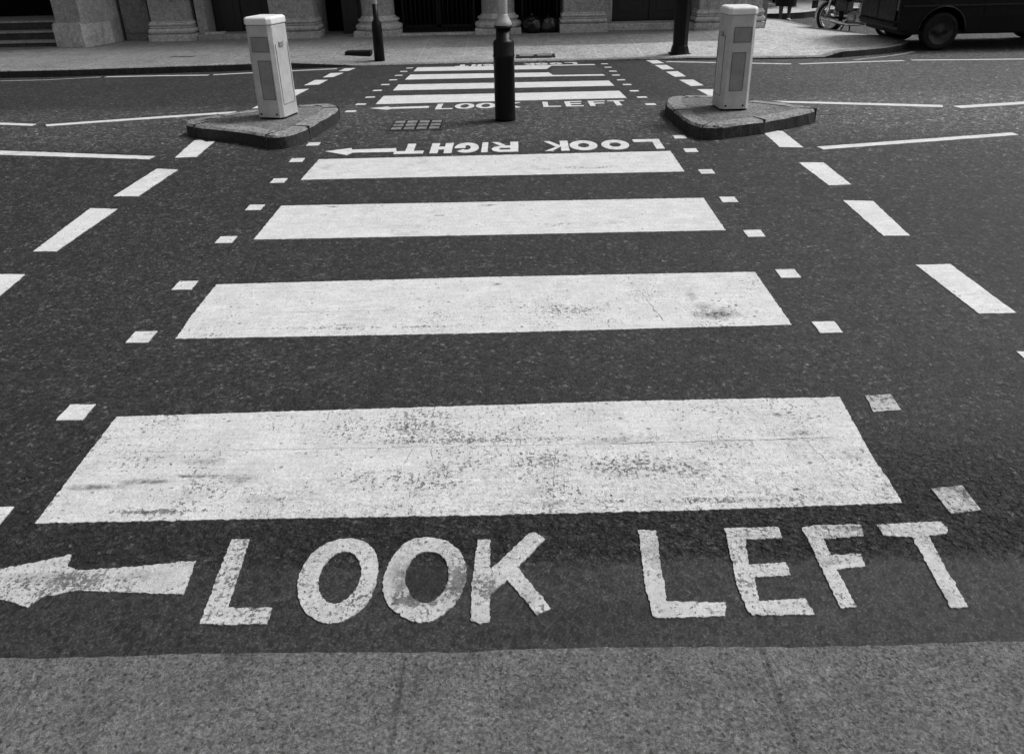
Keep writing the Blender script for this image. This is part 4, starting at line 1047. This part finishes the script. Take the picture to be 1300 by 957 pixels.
# ------------------------------------------------------------------ motorcycle
def make_bike():
    p0 = Vector((5.99, 16.22)); p1 = Vector((6.69, 15.22)); d = p1-p0
    r = thing('motorcycle', 'small parked motorcycle with chrome exhaust behind the van', 'motorcycle', (p0.x, p0.y, ZLOW), math.atan2(d.y, d.x))
    WB = 1.22; R_ = .285
    def bwheel(x, nm):
        root = bpy.data.objects.new(nm, None); C.objects.link(root); root.parent = r; root.empty_display_size = .1
        mt = Matrix.Translation((x, 0, R_)) @ Matrix.Rotation(rad(90), 4, 'X')
        b = bmesh.new(); prof = [(R_-.045+.045*math.cos(a), .045*math.sin(a)) for a in [rad(30*i) for i in range(13)]]
        lathe(b, prof, 40, mt); link('tyre', b, RUB, root)
        b = bmesh.new(); lathe(b, [(R_-.085, -.028), (R_-.075, -.03), (R_-.07, 0), (R_-.075, .03), (R_-.085, .028), (R_-.085, -.028)], 40, mt)
        link('rim', b, CHROME, root)
        b = bmesh.new(); lathe(b, [(0, -.06), (.06, -.06), (.065, -.03), (.065, .03), (.06, .06), (0, .06)], 20, mt); link('hub', b, CHROMED, root)
        b = bmesh.new()
        for k in range(18):
            a = k*2*math.pi/18; s = .03 if k % 2 else -.03
            tube(b, [(x+.06*math.cos(a+.3), s, R_+.06*math.sin(a+.3)), (x+(R_-.08)*math.cos(a), 0, R_+(R_-.08)*math.sin(a))], .0028, 5)
        link('spokes', b, CHROMED, root)
    bwheel(0, 'rear_wheel'); bwheel(WB, 'front_wheel')
    def P_(nm, mat, fn, par=None):
        b = bmesh.new(); fn(b); return link(nm, b, mat, par or r)
    def fender(b, cx, a0, a1):
        pts = [(cx+(R_+.03)*math.cos(rad(a)), R_+(R_+.03)*math.sin(rad(a))) for a in range(a0, a1+1, 10)]
        rows = [[b.verts.new((x, yy, z-abs(yy)*.25)) for yy in (-.06, -.035, 0, .035, .06)] for x, z in pts]
        for i in range(len(rows)-1):
            for k in range(4): b.faces.new((rows[i][k], rows[i][k+1], rows[i+1][k+1], rows[i+1][k]))
    P_('rear_fender', CHROME, lambda b: fender(b, 0, 35, 190)); P_('front_fender', CHROME, lambda b: fender(b, WB, 30, 170))
    P_('frame', BLACK, lambda b: (tube(b, [(.42, 0, .30), (.36, 0, .50), (.02, .10, .57), (-.22, .09, .60)], .016), tube(b, [(.36, 0, .5), (.02, -.10, .57), (-.22, -.09, .60)], .016), tube(b, [(.36, 0, .58), (.80, 0, .72), (.96, 0, .80)], .022), tube(b, [(.95, 0, .74), (.84, 0, .30), (.74, 0, .20), (.36, 0, .22)], .018), tube(b, [(0, .07, R_), (.38, .07, .28)], .016), tube(b, [(0, -.07, R_), (.38, -.07, .28)], .016)))
    P_('shock_absorber', CHROME, lambda b: (tube(b, [(0, .11, R_), (.05, .12, .60)], .026), tube(b, [(0, -.11, R_), (.05, -.12, .60)], .026)))
    P_('fork', CHROME, lambda b: (tube(b, [(WB, .09, R_), (1.0, .09, .82)], .02), tube(b, [(WB, -.09, R_), (1.0, -.09, .82)], .02)))
    P_('engine', CHROMED, lambda b: (box(b, .42, .78, -.10, .10, .20, .40, .04), box(b, .62, .78, -.07, .07, .38, .56, .02), [box(b, .60, .80, -.085, .085, .40+.03*i, .41+.03*i, .002) for i in range(5)], lathe(b, [(0, .13), (.08, .13), (.095, .10), (.095, -.1), (.08, -.13), (0, -.13)], 20, Matrix.Translation((.52, 0, .30)) @ Matrix.Rotation(rad(90), 4, 'X'))))
    P_('side_panel', BIKE, lambda b: (box(b, .14, .40, -.115, .115, .40, .60, .03)))
    P_('fuel_tank', BIKE, lambda b: (box(b, .46, .90, -.12, .12, .56, .76, .07, segs=4)))
    P_('seat', SEATM, lambda b: (box(b, -.20, .50, -.125, .125, .60, .685, .03, segs=3), box(b, -.27, -.02, -.12, .12, .63, .72, .03, segs=3)))
    P_('exhaust_pipe', CHROME, lambda b: (tube(b, [(.72, -.10, .42), (.80, -.12, .30), (.74, -.14, .20), (.5, -.15, .19), (.42, -.16, .20), (.34, -.17, .215), (-.06, -.18, .29)], [.018, .018, .018, .02, .024, .034, .034], 14)))
    P_('handlebar', CHROME, lambda b: tube(b, [(.84, -.34, .98), (.92, -.30, .98), (.98, -.12, .92), (.98, .12, .92), (.92, .30, .98), (.84, .34, .98)], .012))
    P_('headlight', CHROME, lambda b: lathe(b, [(0, .10), (.075, .09), (.085, .07), (.08, 0), (.04, -.06), (0, -.07)], 22, Matrix.Translation((1.08, 0, .82)) @ Matrix.Rotation(rad(90), 4, 'Y')))
    P_('rear_rack', CHROME, lambda b: (tube(b, [(-.02, .13, .62), (-.35, .10, .66), (-.36, -.10, .66), (-.02, -.13, .62)], .009)))
    P_('tail_light', BIKE, lambda b: box(b, -.36, -.30, -.05, .05, .58, .66, .012))
    P_('plate', BLACKM, lambda b: box(b, -.37, -.355, -.09, .09, .42, .56, .003))
    P_('stand', BLACK, lambda b: (tube(b, [(.40, .06, .24), (.34, .17, .01)], .013), tube(b, [(.40, -.06, .24), (.34, -.17, .01)], .013)))
    r['label'] = 'small parked motorcycle with spoked wheels and chrome exhaust half hidden by the van'
make_bike()

# ------------------------------------------------------------------ people
def skin_mesh(name, verts, edges, mat, parent, sub=2, root=0):
    me = bpy.data.meshes.new('tmp'); me.from_pydata([v[:3] for v in verts], edges, [])
    o = bpy.data.objects.new('tmp', me); C.objects.link(o)
    m = o.modifiers.new('s', 'SKIN'); m.use_smooth_shade = True
    sv = me.skin_vertices[0].data
    for i, v in enumerate(verts):
        rr = v[3] if isinstance(v[3], tuple) else (v[3], v[3]); sv[i].radius = rr; sv[i].use_root = (i == root)
    s = o.modifiers.new('u', 'SUBSURF'); s.levels = sub; s.render_levels = sub
    dg = bpy.context.evaluated_depsgraph_get(); ev = o.evaluated_get(dg)
    m2 = bpy.data.meshes.new_from_object(ev); m2.name = name
    bpy.data.objects.remove(o)
    m2.materials.clear(); m2.materials.append(mat)
    q = bpy.data.objects.new(name, m2); C.objects.link(q)
    if parent: q.parent = parent
    for p in m2.polygons: p.use_smooth = True
    return q
def person(x, y, z, rz, lab, stride, coat=True, skirt=True):
    r = thing('person', lab, 'person', (x, y, z), rz, 'people in the side street')
    s = stride
    # facing +x locally; legs
    V = [(0, 0, .95, (.12, .16)), (0, 0, 1.12, (.095, .13)), (0, 0, 1.30, (.105, .16)), (0, 0, 1.42, (.09, .13)), (0, 0, 1.50, .05), (.015, 0, 1.58, .065), (.02, 0, 1.66, .085), (.01, 0, 1.73, .06),
         (0, -.09, .86, .085), (s*.5, -.10, .50, .056), (s*.75, -.10, .34, .052), (s, -.10, .10, .034), (s+.02, -.10, .05, .036), (s+.15, -.10, .03, .028),
         (0, .09, .86, .085), (-s*.35, .10, .50, .056), (-s*.75, .10, .34, .052), (-s*1.1, .10, .11, .034), (-s*1.1+.01, .10, .05, .036), (-s*1.1+.14, .10, .03, .028),
         (0, -.19, 1.40, .055), (-s*.3, -.24, 1.12, .042), (-s*.15, -.25, .88, .03), (-s*.1, -.25, .80, .032),
         (0, .19, 1.40, .055), (s*.3, .24, 1.12, .042), (s*.6, .22, .90, .03), (s*.7, .22, .82, .032)]
    E_ = [(0, 1), (1, 2), (2, 3), (3, 4), (4, 5), (5, 6), (6, 7), (0, 8), (8, 9), (9, 10), (10, 11), (11, 12), (12, 13), (0, 14), (14, 15), (15, 16), (16, 17), (17, 18), (18, 19), (3, 20), (20, 21), (21, 22), (22, 23), (3, 24), (24, 25), (25, 26), (26, 27)]
    for hx, hy, hz in ((-s*.1, -.25, .80), (s*.7, .22, .82)):
        base = 23 if hy < 0 else 27
        for k in range(4):
            i = len(V); V.append((hx-.03+.02*k, hy, hz-.05, .010)); V.append((hx-.03+.02*k+.006, hy, hz-.10+abs(k-1.5)*.008, .008)); E_ += [(base, i), (i, i+1)]
        i = len(V); V.append((hx+.04, hy, hz-.03, .010)); V.append((hx+.045, hy, hz-.065, .008)); E_ += [(base, i), (i, i+1)]
    skin_mesh('body', V, E_, STOCK, r)
    # head details
    b = bmesh.new(); lathe(b, [(0, 1.775), (.06, 1.765), (.098, 1.72), (.104, 1.66), (.098, 1.60), (.085, 1.56)], 20, Matrix.Translation((-.018, 0, 0))); link('hair', b, HAIRM, r)
    b = bmesh.new(); bmesh.ops.create_uvsphere(b, u_segments=16, v_segments=12, radius=.082)
    for v in b.verts: v.co = Vector((v.co.x*.9+.038, v.co.y*.85, v.co.z*1.22+1.645))
    tube(b, [(.105, 0, 1.66), (.125, 0, 1.63), (.11, 0, 1.622)], [.008, .014, .01], 8); link('face', b, SKIN, r, True)
    for sy in (-.03, .03):
        b = bmesh.new(); bmesh.ops.create_uvsphere(b, u_segments=8, v_segments=6, radius=.009)
        for v in b.verts: v.co += Vector((.108, sy, 1.665))
        link('eye', b, BLACKM, r)
    # coat: shell around torso flaring to the hem, with sleeves
    hem = .33 if skirt else .84
    b = bmesh.new(); prof = [(.075, .07, 1.50), (.13, .20, 1.45), (.14, .215, 1.38), (.13, .19, 1.25), (.125, .165, 1.12), (.15, .20, .95), (.17 + s*.2, .215, .75), (.18+s*.35, .215, hem)]
    rings = [[b.verts.new((rx*math.cos(k*math.pi/12)*(1+.05*math.sin(k*5)*(zz < 1)), ry*math.sin(k*math.pi/12), zz)) for k in range(24)] for rx, ry, zz in prof]
    for i in range(len(rings)-1):
        for k in range(24): f = b.faces.new((rings[i][k], rings[i][(k+1) % 24], rings[i+1][(k+1) % 24], rings[i+1][k])); f.smooth = True
    for sy, hx in ((-1, -s*.15), (1, s*.6)):
        tube(b, [(0, sy*.17, 1.42), (-sy*-s*.3 if sy < 0 else s*.3, sy*.24, 1.12), (hx, sy*.245 if sy < 0 else .225, .90)], [.075, .06, .048], 12)
    link('coat', b, COAT, r)
    for sx, sy in ((s, -.10), (-s*1.1, .10)):
        b = bmesh.new(); box(b, sx-.05, sx+.19, sy-.042, sy+.042, .0, .075, .03, segs=3); link('shoe', b, SHOE, r)
    return r
person(5.80, 18.35, ZLOW, rad(-100), 'person in a dark coat with bare-looking legs walking at the pavement corner', .13)
person(6.50, 20.6, ZLOW+.13, rad(170), 'person in dark clothes and pale shoes striding on the far side of the side street', .20, skirt=False)

# ------------------------------------------------------------------ light
wd = bpy.data.worlds.new('World'); S.world = wd; wd.use_nodes = True
nt = wd.node_tree; bg = nt.nodes['Background']
sky = nt.nodes.new('ShaderNodeTexSky'); sky.sky_type = 'NISHITA'; sky.sun_disc = False
ELEV, AZ = rad(55), rad(70)      # sun from beyond and to the right
sky.sun_elevation = ELEV; sky.sun_rotation = AZ; sky.air_density = 1.0; sky.dust_density = 4.0
bw = nt.nodes.new('ShaderNodeRGBToBW'); nt.links.new(sky.outputs[0], bw.inputs[0]); nt.links.new(bw.outputs[0], bg.inputs['Color'])
bg.inputs['Strength'].default_value = .078
sl = bpy.data.lights.new('sun', 'SUN'); sl.energy = 1.5; sl.angle = rad(16)
so = bpy.data.objects.new('sun', sl); C.objects.link(so)
dirv = Vector((math.sin(AZ)*math.cos(ELEV), math.cos(AZ)*math.cos(ELEV), math.sin(ELEV)))
so.rotation_euler = dirv.to_track_quat('Z', 'Y').to_euler(); so.location = dirv*30
S.view_settings.view_transform = 'Standard'; S.view_settings.look = 'None'; S.view_settings.gamma = 1
S.view_settings.exposure = 0.58
